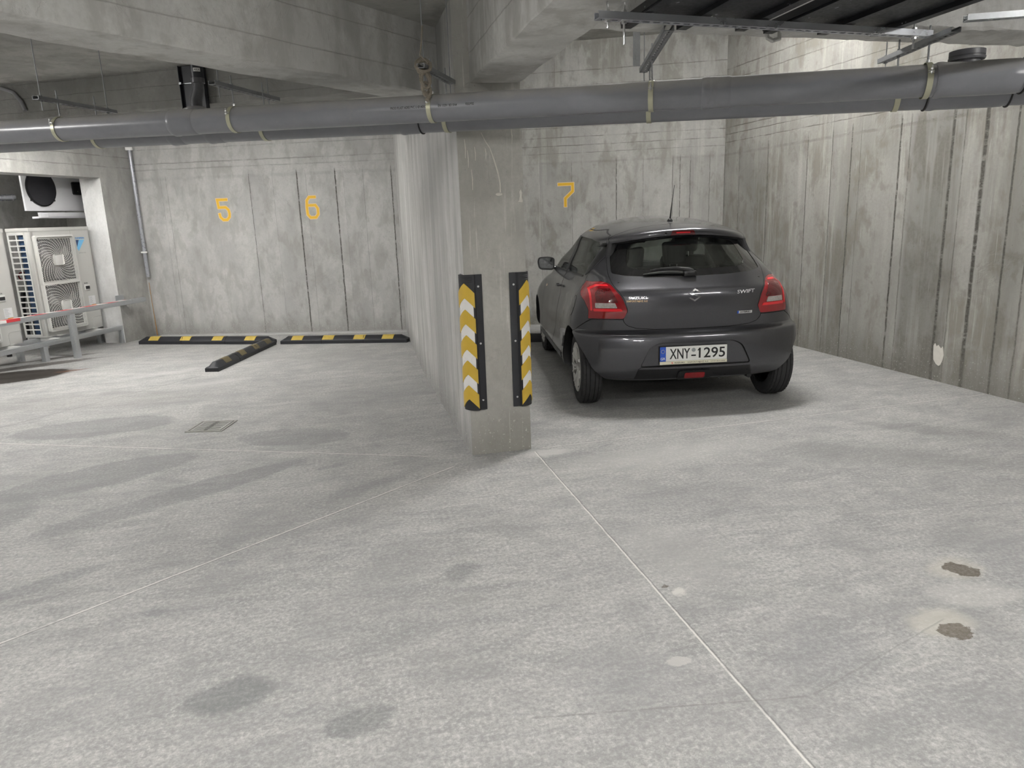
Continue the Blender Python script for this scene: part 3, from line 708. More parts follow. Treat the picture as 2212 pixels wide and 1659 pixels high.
ZS = [.240, .246, .254, .264, .275, .29, .31, .33, .36, .40, .44, .48, .52, .56, .585, .60, .608, .615, .622, .63, .64, .66, .69, .72, .75, .78, .81, .84, .865, .89, .91, .925, .94, .955, .97, .99, 1.01,
      1.035, 1.06, 1.09, 1.12, 1.15, 1.18, 1.21, 1.24, 1.27, 1.295, 1.312, 1.32, 1.325, 1.33, 1.336, 1.343, 1.352, 1.36, 1.368, 1.375, 1.382, 1.389, 1.397, 1.405, 1.413, 1.421, 1.429, 1.437, 1.444, 1.45, 1.456, 1.462, 1.467, 1.472, 1.476, 1.480, 1.484]
def rear_y(x, z):
    W_ = Wf(z)*taper(Rf(z)+.08, z); t = min(.9999, abs(x)/W_)
    return Rf(z)+Lr(z)*(1-(1-t**NE)**(1/NE))
def side_x(y, z):
    W_ = Wf(z)*taper(y, z); ya = Rf(z)+Lr(z); yb = Ff(z)-Lf(z)
    if y < ya: t = min(.9999, (ya-y)/Lr(z)); return W_*(1-t**NE)**(1/NE)
    if y > yb: t = min(.9999, (y-yb)/Lf(z)); return W_*(1-t**NE)**(1/NE)
    return W_+haunch(y, z)
# ---- materials
t = NT('grey_metallic_paint'); n = t.noise(t.tc, 900, 2, .5); n2 = t.noise(t.tc, 3, 4, .6)
PAINT = t.done(t.mix(t.mapr(n, .3, .7), (.046, .046, .052), (.088, .088, .097)), t.mapr(n2, .3, .7, .30, .36), .72, None, Coat_Weight=1., Coat_Roughness=.035)
GAP = plain('black_seam_and_shade', (.004, .004, .004), .8); TRIM = plain('black_trim', (.010, .010, .011), .32); CABIN = plain('dark_cabin', (.020, .020, .022), .85); FAB = plain('dark_seat_fabric', (.013, .013, .014), .9, 0, .2, 200)
RED = plain('red_lens', (.25, .004, .008), .10, 0, .05, 20, 0, Coat_Weight=1., Coat_Roughness=.03, Specular_IOR_Level=.7)
REDD = plain('dark_red_lens', (.10, .002, .004), .16, 0, .5, 60, .2, Coat_Weight=1.); REDB = plain('bright_red_lens', (.80, .02, .03), .12, 0, .05, 20, 0, Coat_Weight=1.)
CLR = plain('clear_lamp_lens', (.62, .56, .54), .15, .5, .5, 70, .3, Coat_Weight=1.); CHR = plain('chrome', (.86, .86, .88), .10, 1.); CHL = plain('satin_chrome', (.80, .80, .82), .32, .85); GOLD = plain('gold_print', (.75, .52, .25), .4, .3)
PWH = plain('plate_white', (.78, .78, .75), .4); PCR = plain('plate_frame_cream', (.74, .71, .55), .45); PBL = plain('plate_blue', (.02, .09, .50), .4); PBK = plain('plate_black', (.008, .008, .008), .5); YEL = plain('eu_star_yellow', (.8, .6, .05), .5)
TYRE = plain('tyre_rubber', (.022, .022, .023), .75, 0, .3, 40, .3); COVER = plain('silver_wheel_cover', (.55, .54, .52), .35, .55)
t = NT('tinted_glass'); N_ = t.N
tr = N_.new('ShaderNodeBsdfTransparent'); tr.inputs[0].default_value = (.93, .96, .94, 1); gl = N_.new('ShaderNodeBsdfGlossy'); gl.inputs['Roughness'].default_value = .02
fr = N_.new('ShaderNodeFresnel'); fr.inputs[0].default_value = 1.45; ms = N_.new('ShaderNodeMixShader')
t.L.new(t.math('MULTIPLY', fr.outputs[0], .85), ms.inputs[0]); t.L.new(tr.outputs[0], ms.inputs[1]); t.L.new(gl.outputs[0], ms.inputs[2]); t.L.new(ms.outputs[0], N_['Material Output'].inputs[0])
GLASS = t.m
FRIT = plain('black_glass_border', (.006, .006, .007), .05, 0, .02, 5, 0, Coat_Weight=1.)
CAR = thing('car', 'dark grey hatchback parked nose-in at bay 7, seen from behind', 'car', (2.680, 5.399, 0), -radians(9.45))
# ---- solids and booleans
def tmp(mb, m):
    o = obj('tmp', mb, m, smooth=0); return o
def loft_solid(o=0., kind='outer'):
    mb = MB()
    if kind == 'outer': rings = [outline(z, o=o) for z in ZS]
    elif kind == 'glass': rings = [outline(z, zo=z+.3*o, o=o, N1=22, N2=20) for z in ZS if .9 < z < 1.44]
    else:
        rings = []
        for z in [.34, .4, .5, .6, .7, .8, .88, .93, .97, 1.02, 1.08, 1.15, 1.22, 1.28, 1.32, 1.35, 1.38, 1.40, 1.415, 1.425, 1.432]:
            lo = z < .93
            rings.append(outline(z, zo=min(1.476, z+.038), o=.045, wmax=.60 if z < .8 else (.60+(z-.8)*.7 if lo else 8.), ro=.09 if z < .7 else .05, fmax=2.25 if z < 1. else 9., N1=14, N2=12))
    mb.loft(rings); return mb
def boolean(a, b, op, tries=3):
    m = a.modifiers.new('b', 'BOOLEAN'); m.operation = op; m.object = b; m.solver = 'EXACT'; m.material_mode = 'TRANSFER'
    dg = bpy.context.evaluated_depsgraph_get()
    me = bpy.data.meshes.new_from_object(a.evaluated_get(dg))
    if len(me.polygons) < (.3*len(a.data.polygons) if op == 'DIFFERENCE' else 4) and tries:
        a.modifiers.clear(); b.location = (.0011*tries, .0007*tries, .0009*tries); bpy.context.view_layer.update(); return boolean(a, b, op, tries-1)
    r = link(bpy.data.objects.new('tmp', me)); a.modifiers.clear(); return r
def mirror(poly): return [(-a, b) for a, b in poly][::-1]
def pris(poly, a, b, axis, m=GAP): return tmp(MB().prism(poly, a, b, axis), m)
def grow(poly, g):
    c = Vector((sum(p[0] for p in poly)/len(poly), sum(p[1] for p in poly)/len(poly))); n = len(poly); out = []
    ar = sum(poly[i][0]*poly[(i+1) % n][1]-poly[(i+1) % n][0]*poly[i][1] for i in range(n)); sg = 1 if ar > 0 else -1
    for i in range(n):
        p0, p1, p2 = Vector(poly[i-1]), Vector(poly[i]), Vector(poly[(i+1) % n])
        e1 = (p1-p0).normalized(); e2 = (p2-p1).normalized(); n1 = Vector((e1.y, -e1.x))*sg; n2 = Vector((e2.y, -e2.x))*sg
        b = (n1+n2); b = b/max(.4, b.length_squared)*2
        out.append(tuple(p1+b*g))
    return out
def rounded(poly, r, k=4):
    out = []; n = len(poly)
    for i in range(n):
        p0, p1, p2 = Vector(poly[i-1]), Vector(poly[i]), Vector(poly[(i+1) % n])
        a = (p0-p1); b = (p2-p1); rr = min(r, a.length*.45, b.length*.45); A = p1+a.normalized()*rr; B = p1+b.normalized()*rr
        for j in range(k+1):
            t_ = j/k; out.append(tuple(A*(1-t_)**2+p1*2*t_*(1-t_)+B*t_*t_))
    return out
def symm(half): return [(x, z) for x, z in half] + [(-x, z) for x, z in half[::-1] if x > 1e-6]
outer = tmp(loft_solid(), PAINT); inner = tmp(loft_solid(kind='inner'), CABIN)
arch = MB()
for y in (0, 2.45):
    for s in (-1, 1): arch.cyl((s*.56, y, .310), (s*1.2, y, .310), .334, 56)
shell = boolean(outer, inner, 'DIFFERENCE'); shell = boolean(shell, tmp(arch, TRIM), 'DIFFERENCE')
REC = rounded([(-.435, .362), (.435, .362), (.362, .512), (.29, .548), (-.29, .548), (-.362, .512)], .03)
shell = boolean(shell, pris(REC, -1, -.432, 'y', GAP), 'DIFFERENCE')  # recess walls cut black: the shade inside the plate recess is put into the colour
gate = symm([(0, .640), (.30, .643), (.44, .654), (.510, .676), (.537, .710), (.537, .733), (.504, .790), (.535, .890), (.602, .990), (.615, 1.06), (.600, 1.18), (.572, 1.30), (.556, 1.36), (.55, 1.6), (0, 1.6)])
gate = rounded(gate, .02, 3)
lampR = rounded([(.535, .730), (1.1, .730), (1.1, 1.0), (.74, 1.0), (.665, 1.005), (.615, .985), (.545, .885), (.510, .790)], .015, 3)
lampS = rounded([(-1., .60), (-.235, .60), (-.222, .80), (-.165, .865), (-.045, .915), (.02, .950), (.0, 1.02), (-1, 1.1)], .02, 3)
bump_ = [(-1., .1), (-.10, .1), (-.10, .612), (-.24, .7255), (-1., .7255)]
doorF = rounded([(1.045, .335), (1.92, .335), (2.04, .60), (2.07, .80), (2.08, .985), (1.72, 1.24), (1.38, 1.435), (1.045, 1.44)], .02, 3)
doorR = rounded([(1.035, .335), (1.035, 1.44), (.42, 1.43), (.15, 1.39), (.06, 1.25), (.05, 1.08), (.04, .95), (.14, .79), (.33, .66), (.42, .52), (.47, .335)], .03, 3)
doorB = rounded([(.47, .335), (1.92, .335), (2.04, .60), (2.07, .80), (2.08, .985), (1.72, 1.24), (1.38, 1.435), (1.04, 1.44), (.42, 1.43), (.15, 1.39), (.06, 1.25), (.05, 1.08), (.04, .95), (.14, .79), (.33, .66), (.42, .52)], .02, 3)
winF_ = rounded([(1.965, 1.0), (1.42, 1.375), (1.105, 1.392), (1.105, 1.012)], .02, 3)
winR_ = rounded([(.985, 1.012), (.985, 1.392), (.46, 1.385), (.20, 1.355), (.16, 1.035)], .02, 3)
glasR = rounded(symm([(0, 1.030), (.3, 1.034), (.5, 1.046), (.592, 1.066), (.580, 1.16), (.558, 1.27), (.545, 1.318), (0, 1.320)]), .02, 3)
clearR = rounded(symm([(0, 1.078), (.36, 1.085), (.475, 1.11), (.46, 1.20), (.43, 1.29), (.37, 1.310), (0, 1.315)]), .04, 4)
winW = rounded(symm([(0, .985), (.70, .985), (.63, 1.38), (.5, 1.41), (0, 1.415)]), .03, 3)
G_ = .0028
lampcut = {}
body = shell
for s in (1, -1):
    pr_ = lampR if s > 0 else mirror(lampR)
    c_ = boolean(pris(grow(pr_, G_*.6), -1.2, .2, 'y'), pris(grow(lampS, G_*.6), -1.3, 1.3, 'x'), 'INTERSECT')
    body = boolean(body, c_, 'DIFFERENCE')
    L_ = boolean(boolean(shell, pris(pr_, -1.2, .2, 'y'), 'INTERSECT'), pris(lampS, -1.3, 1.3, 'x'), 'INTERSECT')
    lampcut[s] = L_
body = boolean(body, pris(grow(gate, G_), -1.2, .126, 'y'), 'DIFFERENCE')
body = boolean(body, pris(bump_, -1.3, 1.3, 'x'), 'DIFFERENCE')
parts = {}
for s in (1, -1):
    lo, hi = (.42, 1.3) if s > 0 else (-1.3, -.42)
    body = boolean(body, pris(grow(doorB, G_), .423 if s > 0 else -1.29, 1.29 if s > 0 else -.423, 'x'), 'DIFFERENCE')
    for nm_, dr, wn in (('front', doorF, winF_), ('rear', doorR, winR_)):
        d_ = boolean(boolean(shell, pris(dr, lo, hi, 'x'), 'INTERSECT'), pris(wn, lo, hi, 'x', TRIM), 'DIFFERENCE')
        parts[nm_, s] = d_
body = boolean(body, pris(winW, 1.35, 3.5, 'y', TRIM), 'DIFFERENCE')
gate_o = boolean(boolean(shell, pris(gate, -1.2, .12, 'y'), 'INTERSECT'), pris(glasR, -1.2, .3, 'y'), 'DIFFERENCE')
bump_o = boolean(boolean(shell, pris([(-1., .1), (-.104, .1), (-.104, .610), (-.244, .7215), (-1., .7215)], -1.3, 1.3, 'x'), 'INTERSECT'), pris(grow(gate, G_+.001), -1.2, .2, 'y'), 'DIFFERENCE')
ga = tmp(loft_solid(.004, 'glass'), GLASS); gb = tmp(loft_solid(.008, 'glass'), GLASS)
gsh = boolean(ga, gb, 'DIFFERENCE')
def fin(o, name, parent, m=None, force=False, sm=32):
    me = o.data
    if force: me.materials.clear(); me.materials.append(m)
    me.polygons.foreach_set('use_smooth', [True]*len(me.polygons)); me.set_sharp_from_angle(angle=radians(sm))
    r = link(bpy.data.objects.new(name, me)); r.parent = parent; return r
fin(body, 'body_shell', CAR)
tg = fin(gate_o, 'tailgate', CAR); bp = fin(bump_o, 'rear_bumper', CAR)
g1 = boolean(gsh, pris(glasR, -1.2, .3, 'y'), 'INTERSECT')
fr_o = boolean(g1, pris(clearR, -1.2, .3, 'y', FRIT), 'DIFFERENCE'); cl_o = boolean(g1, pris(grow(clearR, -.0008), -1.2, .3, 'y', GLASS), 'INTERSECT')
fin(fr_o, 'glass_border', tg, FRIT, True); fin(cl_o, 'rear_window', tg, GLASS, True)
fin(boolean(gsh, pris(winW, 1.35, 3.5, 'y'), 'INTERSECT'), 'windscreen', CAR, GLASS, True)
doors = {}
for (nm_, s), d_ in parts.items():
    dd_ = fin(d_, nm_+'_door', CAR); doors[nm_, s] = dd_
    lo, hi = (.42, 1.3) if s > 0 else (-1.3, -.42)
    fin(boolean(gsh, pris(winF_ if nm_ == 'front' else winR_, lo, hi, 'x'), 'INTERSECT'), 'door_window', dd_, GLASS, True)
# ---- patches that lie on the body surface
def patch(poly, where, m, name, parent, off=.002, th=.003, step=.02, s=1, bev=0, xflip=False):
    bm = bmesh.new(); vs = [bm.verts.new((a, 0, b)) for a, b in poly]; bm.faces.new(vs)
    for ax in (0, 2):
        lo = min(v.co[ax] for v in bm.verts); hi = max(v.co[ax] for v in bm.verts); k = lo+step
        while k < hi-1e-4:
            no = Vector((1, 0, 0)) if ax == 0 else Vector((0, 0, 1))
            bmesh.ops.bisect_plane(bm, geom=bm.verts[:]+bm.edges[:]+bm.faces[:], plane_co=no*k, plane_no=no); k += step
    top = bm.faces[:]
    r = bmesh.ops.extrude_face_region(bm, geom=top); ex = {v for v in r['geom'] if isinstance(v, bmesh.types.BMVert)}
    for v in bm.verts:
        o_ = off+th if v in ex else off-.004
        a, b = v.co.x, v.co.z
        if where == 'rear': v.co = Vector((a, rear_y(a, b)-o_, b))
        elif where == 'plate': v.co = Vector((a, -.442-o_, b))
        else: v.co = Vector((s*(side_x(a, b)+o_), a, b))
    bmesh.ops.recalc_face_normals(bm, faces=bm.faces)
    mb = MB(); mb.bm.free(); mb.bm = bm
    return obj(name, mb, m, parent)
def text_on(body, x, z, size, m, name, parent, where='rear', xs=1., shear=0., off=.004, bold=0., depth=.001, tilt=0.):
    me = text_mesh(body, size, depth, xs=xs, bold=bold)
    for v in me.vertices:
        a = x+v.co.x+shear*v.co.y; b = z+v.co.y+tilt*v.co.x
        yy = rear_y(a, b) if where == 'rear' else -.442
        v.co = Vector((a, yy-off-v.co.z, b))
    return obj(name, me, m, parent)
def pk(x0, x1, z0, z1, r=.008): return rounded([(x0, z0), (x1, z0), (x1, z1), (x0, z1)], r, 3)
# tail lights
for s in (1, -1):
    tl = fin(lampcut[s], 'tail_light', CAR, RED, True)
    F_ = (lambda P: P) if s > 0 else mirror
    patch(rounded(F_([(.575, .852), (.735, .852), (.735, .925), (.70, .958), (.625, .958)]), .012, 3), 'rear', REDD, 'brake_lens', tl, .000, .0025, .015)
    patch(rounded(F_([(.585, .812), (.742, .812), (.742, .850), (.60, .850)]), .006, 3), 'rear', CLR, 'reversing_lamp', tl, .001, .004, .012)
    patch(rounded(F_([(.545, .786), (.755, .786), (.755, .806), (.558, .806)]), .006, 3), 'rear', REDB, 'lower_light_bar', tl, .000, .003, .012)
    patch(rounded(F_([(.762, .79), (.776, .79), (.776, .955), (.715, .985), (.64, .985), (.63, .972), (.71, .971), (.762, .948)]), .004, 2), 'rear', REDB, 'light_guide', tl, .000, .003, .012)
# side details
for s in (-1, 1):
    patch(rounded([(.99, 1.0), (1.10, 1.0), (1.10, 1.40), (.99, 1.40)], .003, 1), 'side', TRIM, 'pillar_trim', doors['front', s], .001, .002, .03, s)
    patch(rounded([(.13, 1.035), (.17, 1.35), (.12, 1.35), (.075, 1.22), (.065, 1.06)], .01, 2), 'side', TRIM, 'quarter_trim', doors['rear', s], .001, .002, .02, s)
    patch([(1.06, .998), (2.05, .988), (2.05, 1.000), (1.06, 1.012)], 'side', TRIM, 'window_strip', doors['front', s], .001, .005, .03, s)
    patch([(.19, 1.018), (1.03, .998), (1.03, 1.012), (.19, 1.034)], 'side', TRIM, 'window_strip', doors['rear', s], .001, .005, .03, s)
    mb = MB(); x_ = side_x(1.12, .87)
    mb.tube([(s*(x_-.005), 1.22, .868), (s*(x_+.030), 1.20, .870), (s*(x_+.036), 1.13, .872), (s*(x_+.030), 1.06, .874), (s*(x_-.005), 1.04, .876)], [.010, .012, .013, .012, .010], 10)
    obj('door_handle', mb, PAINT, doors['front', s])
    cr = [(cos(a)*.075+.02, sin(a)*.078+.80) for a in [2*pi*k/36 for k in range(36)]]
    if s < 0:
        cr = [(cos(a)*.078+.03, sin(a)*.08+.805) for a in [2*pi*k/36 for k in range(36)]]
        patch(cr, 'side', GAP, 'fuel_flap', CAR, -.0035, .004, .03, s)
        patch(grow(cr, -.0045), 'side', PAINT, 'flap_cover', bpy.data.objects['fuel_flap'], -.002, .0035, .03, s)
    patch([(.44, .30), (2.0, .30), (2.0, .345), (.44, .345)], 'side', TRIM, 'sill_trim', CAR, .001, .006, .04, s)
    # wing mirror
    mb = MB(); xb = .80
    prof_ = [(0, .0), (.03, .5), (.10, .92), (.14, 1.), (.15, .97)]
    rings = []
    base = rounded([(-.085, -.072), (.075, -.060), (.090, .02), (.075, .082), (-.03, .088), (-.092, .062)], .04, 5)
    for dy, k in ((.15, .35), (.135, .66), (.10, .85), (.06, .95), (.02, 1.), (0, 1.)):
        rings.append([(s*(.882+a*k-.02*(1-k)), 1.745+dy, 1.040+b*k*1.05) for a, b in base])
    mb.loft(rings)
    mi = obj('wing_mirror', mb, TRIM, CAR)
    obj('mirror_glass', MB().prism(grow(base, -.014), 1.742, 1.746, 'y', Matrix.Translation((s*.882, 0, 1.040)) @ Matrix.Scale(s, 4, (1, 0, 0))), plain('mirror_glass', (.35, .36, .38), .03, 1.), mi)
    obj('mirror_arm', MB().tube([(s*.74, 1.80, .985), (s*.80, 1.80, .992), (s*.85, 1.80, 1.0)], [.022, .020, .02], 10), TRIM, mi)
patch([(.0+1.955+.014*cos(a), .80+.014*sin(a)) for a in [2*pi*k/16 for k in range(16)]], 'side', plain('orange_repeater', (.75, .62, .5), .2), 'side_repeater', CAR, .001, .006, .01, -1)
# rear details
patch(rounded([(-.115, 1.337), (.085, 1.337), (.070, 1.371), (-.100, 1.371)], .006, 3), 'rear', REDD, 'high_brake_light', tg, .001, .005, .012)
patch(pk(-.070, .040, 1.350, 1.360, .003), 'rear', REDB, 'brake_led_strip', bpy.data.objects['high_brake_light'], .004, .004, .012)
patch([(-.150+.007*cos(a), 1.356+.007*sin(a)) for a in [2*pi*k/14 for k in range(14)]], 'rear', GAP, 'washer_jet', tg, .001, .002, .01)
# wiper
mb = MB()
def gp(x, z, o): return (x, rear_y(x, z)-o, z)
mb.tube([gp(.0, 1.062, .01), gp(-.0, 1.066, .028), gp(-.02, 1.078, .036), gp(-.12, 1.094, .034), gp(-.24, 1.090, .026), gp(-.31, 1.080, .020)], [.022, .024, .018, .012, .010, .007], 10)
wp = obj('wiper_arm', mb, TRIM, tg)
mb = MB().tube([gp(-.365, 1.052, .010), gp(-.25, 1.062, .012), gp(-.1, 1.058, .012), gp(-.02, 1.05, .010)], [.006, .009, .009, .006], 8)
obj('wiper_blade', mb, BLKR, wp)
obj('wiper_base', MB().box(-.06, .04, rear_y(0, 1.045)-.030, rear_y(0, 1.045)-.002, 1.030, 1.070, bev=.008), TRIM, wp)
# badge, an angular S in two hooked strokes
def ribbon2(pts, w):
    pts = [Vector(p) for p in pts]; L_, R_ = [], []
    for i, p in enumerate(pts):
        a = (p-pts[i-1]).normalized() if i else None; b = (pts[i+1]-p).normalized() if i < len(pts)-1 else None
        d = ((a or b)+(b or a)).normalized(); n_ = Vector((-d.y, d.x)); e = Vector((-(b or a).y, (b or a).x)); k = w/2/max(.42, n_.dot(e))
        L_.append(tuple(p+n_*k)); R_.append(tuple(p-n_*k))
    return L_+R_[::-1]
S1 = ribbon2([(.042, .019), (.004, .041), (-.037, .014), (.037, -.013), (-.004, -.041), (-.043, -.019)], .0115)
patch([(a, b+.895) for a, b in S1], 'rear', CHR, 'maker_badge', tg, .002, .004, .012)
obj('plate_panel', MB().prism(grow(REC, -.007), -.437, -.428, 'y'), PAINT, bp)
text_on('SWIFT', .405, .903, .036, CHL, 'model_lettering', tg, xs=1.45, shear=.25, bold=.0006, depth=.0012, tilt=.02)
hb = patch(pk(.340, .460, .736, .757, .003), 'rear', CHR, 'side_badge', tg, .002, .003, .02)
patch(pk(.338, .348, .736, .757, .002), 'rear', PBL, 'badge_stripe', hb, .004, .003, .02)
text_on('HYBRID', .404, .7465, .019, PBK, 'badge_lettering', hb, xs=1.25, shear=.2, off=.0062, depth=.0002)
text_on('SUZUKI', -.437, .887, .026, CHL, 'maker_lettering', tg, xs=1.5, shear=.1, bold=.0003, off=.010)
text_on('ΧΑΡΟΝΤΑΚΗΣ Α.Ε', -.440, .862, .019, GOLD, 'dealer_lettering', tg, xs=.95, off=.0035, depth=.0003)
# lower valance, fog lamp
va = patch([(-.47, .262), (.46, .262), (.43, .345), (-.445, .345)], 'rear', TRIM, 'lower_valance', bp, .0005, .002, .03)
fl_ = patch(pk(-.140, .120, .240, .325, .03), 'rear', TRIM, 'lamp_surround', bp, .004, .012, .02)
patch(pk(-.088, .070, .258, .308, .014), 'rear', RED, 'rear_fog_lamp', bp, .014, .006, .02)
patch([(-.437, .346), (.437, .346), (.425, .362), (-.425, .362)], 'rear', PAINT, 'recess_lip', bp, .000, .006, .03)
obj('tow_eye', MB().tube([(.20, -.33, .262), (.20, -.38, .245), (.21, -.385, .235), (.215, -.35, .235)], .006, 8), TRIM, CAR)
# number plate
PZ = .458
PX0 = -.022
pl_ = obj('number_plate', MB().box(-.264, .264, -.455, -.436, PZ-.078, PZ+.060, bev=.002), PBK, bp); pl_.location.x = PX0
obj('plate_face', MB().box(-.215, .2605, -.4575, -.455, PZ-.055, PZ+.057), PWH, pl_)
obj('country_band', MB().box(-.2605, -.215, -.4575, -.455, PZ-.055, PZ+.057), PBL, pl_)
obj('dealer_strip', MB().box(-.262, .262, -.4600, -.455, PZ-.080, PZ-.056, bev=.001), PCR, pl_)
def ptext(body, x, z, w, h, m, nm, bold=0., o_=.0007):
    me = text_mesh(body, 1., 0, bold=bold)
    xs_ = [v.co.x for v in me.vertices]; zs_ = [v.co.y for v in me.vertices]; x0, x1, z0, z1 = min(xs_), max(xs_), min(zs_), max(zs_)
    for v in me.vertices: v.co = Vector((x+((v.co.x-x0)/(x1-x0)-.5)*w, -.4575-o_, z+((v.co.y-z0)/(z1-z0)-.5)*h))
    return obj(nm, me, m, pl_)
ptext('XNY', -.107, PZ+.001, .158, .080, PBK, 'plate_letters', .012); ptext('1295', .143, PZ+.001, .205, .080, PBK, 'plate_numerals', .012)
obj('numeral_flag', MB().prism([(.048, PZ+.041), (.032, PZ+.026), (.032, PZ+.016), (.048, PZ+.029)], -.4583, -.4575, 'y'), PBK, pl_)
obj('plate_dash', MB().box(-.018, .018, -.4582, -.4575, PZ-.022, PZ-.011), PBK, pl_)
obj('plate_seal', MB().cyl((.0, -.4575, PZ+.026), (.0, -.4583, PZ+.026), .0155, 24), plain('grey_seal', (.35, .37, .37), .4, .5, .6, 200), pl_)
ptext('GR', -.238, PZ-.034, .036, .020, PWH, 'country_letters', .01)
mb = MB()
for k in range(12):
    a = 2*pi*k/12; mb.cyl((-.238+.0135*cos(a), -.4575, PZ+.022+.0135*sin(a)), (-.238+.0135*cos(a), -.4581, PZ+.022+.0135*sin(a)), .0022, 5)
obj('star_ring', mb, YEL, pl_)
ptext('SUZUKI', -.110, PZ-.068, .078, .0095, PBK, 'strip_brand_lettering', .02, .0030); ptext('ΧΑΡΟΝΤΑΚΗΣ A.E.', .035, PZ-.068, .165, .0115, PBK, 'strip_dealer_lettering', .0, .0030)
ptext('XANIA 28210 84026', .190, PZ-.068, .115, .0085, PBK, 'strip_phone_lettering', .0, .0030); ptext('S', -.166, PZ-.068, .013, .0125, REDB, 'strip_emblem', .02, .0030)
# aerial
an = obj('aerial', MB().tube([(0, .30, 1.448), (0, .295, 1.475), (0, .27, 1.55), (0, .19, 1.725)], [.007, .0065, .0035, .0022], 8), TRIM, CAR)
obj('aerial_base', MB().lathe([(.026, -.02), (.024, .004), (.015, .016), (.008, .022), (0, .023)], 20, Matrix.Translation((0, .305, 1.441))), TRIM, an)
# wheels
def wheel(x, y, s):
    w = thing('wheel', '', '', (0, 0, 0)); 
    for k in ('label', 'category'): del w[k]
    w.name = 'wheel'; w.parent = CAR; w.location = (s*x, y, .300)
    M = Matrix.Rotation(s*pi/2, 4, 'Y')
    pr = [(.200, .070), (.212, .082), (.25, .0875), (.276, .082), (.2895, .072)]
    for a, b in ((.070, .052), (.047, .022), (.017, -.017), (-.022, -.047), (-.052, -.070)):
        r_ = .300-.0025*(abs(a)/.07)**3; pr += [(r_, a), (r_ if abs(b) < .06 else .2965, b), (r_-.009, b-.001), (r_-.009, b-.004)]
    pr = pr[:-2]+[(.2895, -.072), (.276, -.082), (.25, -.0875), (.21, -.08), (.20, -.07)]
    mb = MB(); n = 96; rings = []
    for k in range(n):
        a = 2*pi*k/n; rings.append([mb.bm.verts.new((r*cos(a), r*sin(a), h)) for r, h in [(r-(.005 if (.288 < r and k % 2) and abs(h) > .045 else 0), h) for r, h in pr]])
    m_ = len(pr)
    for k in range(n):
        A, B = rings[k], rings[(k+1) % n]
        for i in range(m_): mb.bm.faces.new((A[i], B[i], B[(i+1) % m_], A[(i+1) % m_]))
    bmesh.ops.recalc_face_normals(mb.bm, faces=mb.bm.faces)
    for v in mb.bm.verts: v.co = M @ v.co
    obj('tyre', mb, TYRE, w, smooth=30)
    obj('wheel_rim', MB().lathe([(.205, .070), (.200, .074), (.196, .06), (.190, -.06), (.20, -.075), (.205, -.07), (.199, 0)], 48, M, closed=True).lathe([(0, .02), (.19, .02), (.19, .012), (0, .012)], 32, M), TRIM, w)
    mb = MB(); mb.lathe([(.203, .076), (.2045, .081), (.198, .084), (.172, .078), (.170, .070), (.198, .072)], 64, M, closed=True)
    mb.lathe([(0, .060), (0, .066), (.045, .070), (.060, .062), (.062, .052)], 32, M)
    for k in range(7):
        for dlt in (-.12, .12):
            a0_ = 2*pi*k/7; a1 = a0_+dlt; a2 = a0_+dlt*1.6
            P_ = [(.05*cos(a0_+dlt*2.2), .05*sin(a0_+dlt*2.2), .062), (.11*cos(a1*1), .11*sin(a1), .070), (.178*cos(a2), .178*sin(a2), .076)]
            mb.tube([M @ Vector(p) for p in P_], [.014, .014, .017], 6)
    obj('wheel_cover', mb, COVER, w)
    return w
for y in (0, 2.45):
    for s in (-1, 1): wheel(.7725, y, s)
# underside and cabin
obj('underbody', MB().box(-.60, .60, .1, 3.0, .20, .30), TRIM, CAR)
obj('rear_axle', MB().cyl((-.70, 0, .28), (.70, 0, .28), .03, 12), TRIM, CAR)
obj('front_axle', MB().cyl((-.70, 2.45, .28), (.70, 2.45, .28), .03, 12), TRIM, CAR)
obj('exhaust_pipe', MB().tube([(.42, .4, .24), (.44, -.2, .25), (.45, -.38, .245)], .02, 12), TRIM, CAR)
mb = MB().box(-.58, .58, .20, .34, .55, 1.06, bev=.04); obj('rear_seat_back', mb, FAB, CAR)
def headrest(x, y, z, w, h, m=FAB):
    mb = MB(); ba = rounded([(-w/2*.86, -h/2), (w/2*.86, -h/2), (w/2, h/2*.8), (w/2*.8, h/2), (-w/2*.8, h/2), (-w/2, h/2*.8)], .03, 4)
    rings = [[(x+a*k, y+dy, z+b*k) for a, b in ba] for dy, k in ((-.045, .8), (-.03, .97), (.03, .97), (.05, .8))]
    mb.loft(rings); 
    r = obj('headrest', mb, m, CAR)
    for s in (-.03, .03): obj('headrest_post', MB().cyl((x+s, y, z-h/2-.08), (x+s, y, z-h/2+.02), .006, 8), CHR, r)
headrest(-.345, .16, 1.165, .175, .185); headrest(.0, .17, 1.185, .20, .19); headrest(.345, .16, 1.175, .175, .20)
for x in (-.36, .36):
    mb = MB().box(x-.23, x+.23, 1.0, 1.12, .5, 1.12, bev=.05); obj('front_seat_back', mb, FAB, CAR); headrest(x, 1.03, 1.25, .24, .19)
obj('dashboard', MB().box(-.66, .66, 1.75, 2.2, .75, .985, bev=.05), CABIN, CAR)
obj('rear_mirror', MB().box(-.11, .11, 1.52, 1.55, 1.22, 1.29, bev=.015), TRIM, CAR)
obj('parcel_shelf', MB().box(-.56, .56, -.24, .18, .985, 1.0), CABIN, CAR)
for s in (-1, 1): obj('pillar_lining', MB().tube([(s*.60, .02, 1.0), (s*.565, .06, 1.18), (s*.52, .12, 1.34)], [.05, .045, .045], 10), CABIN, CAR)
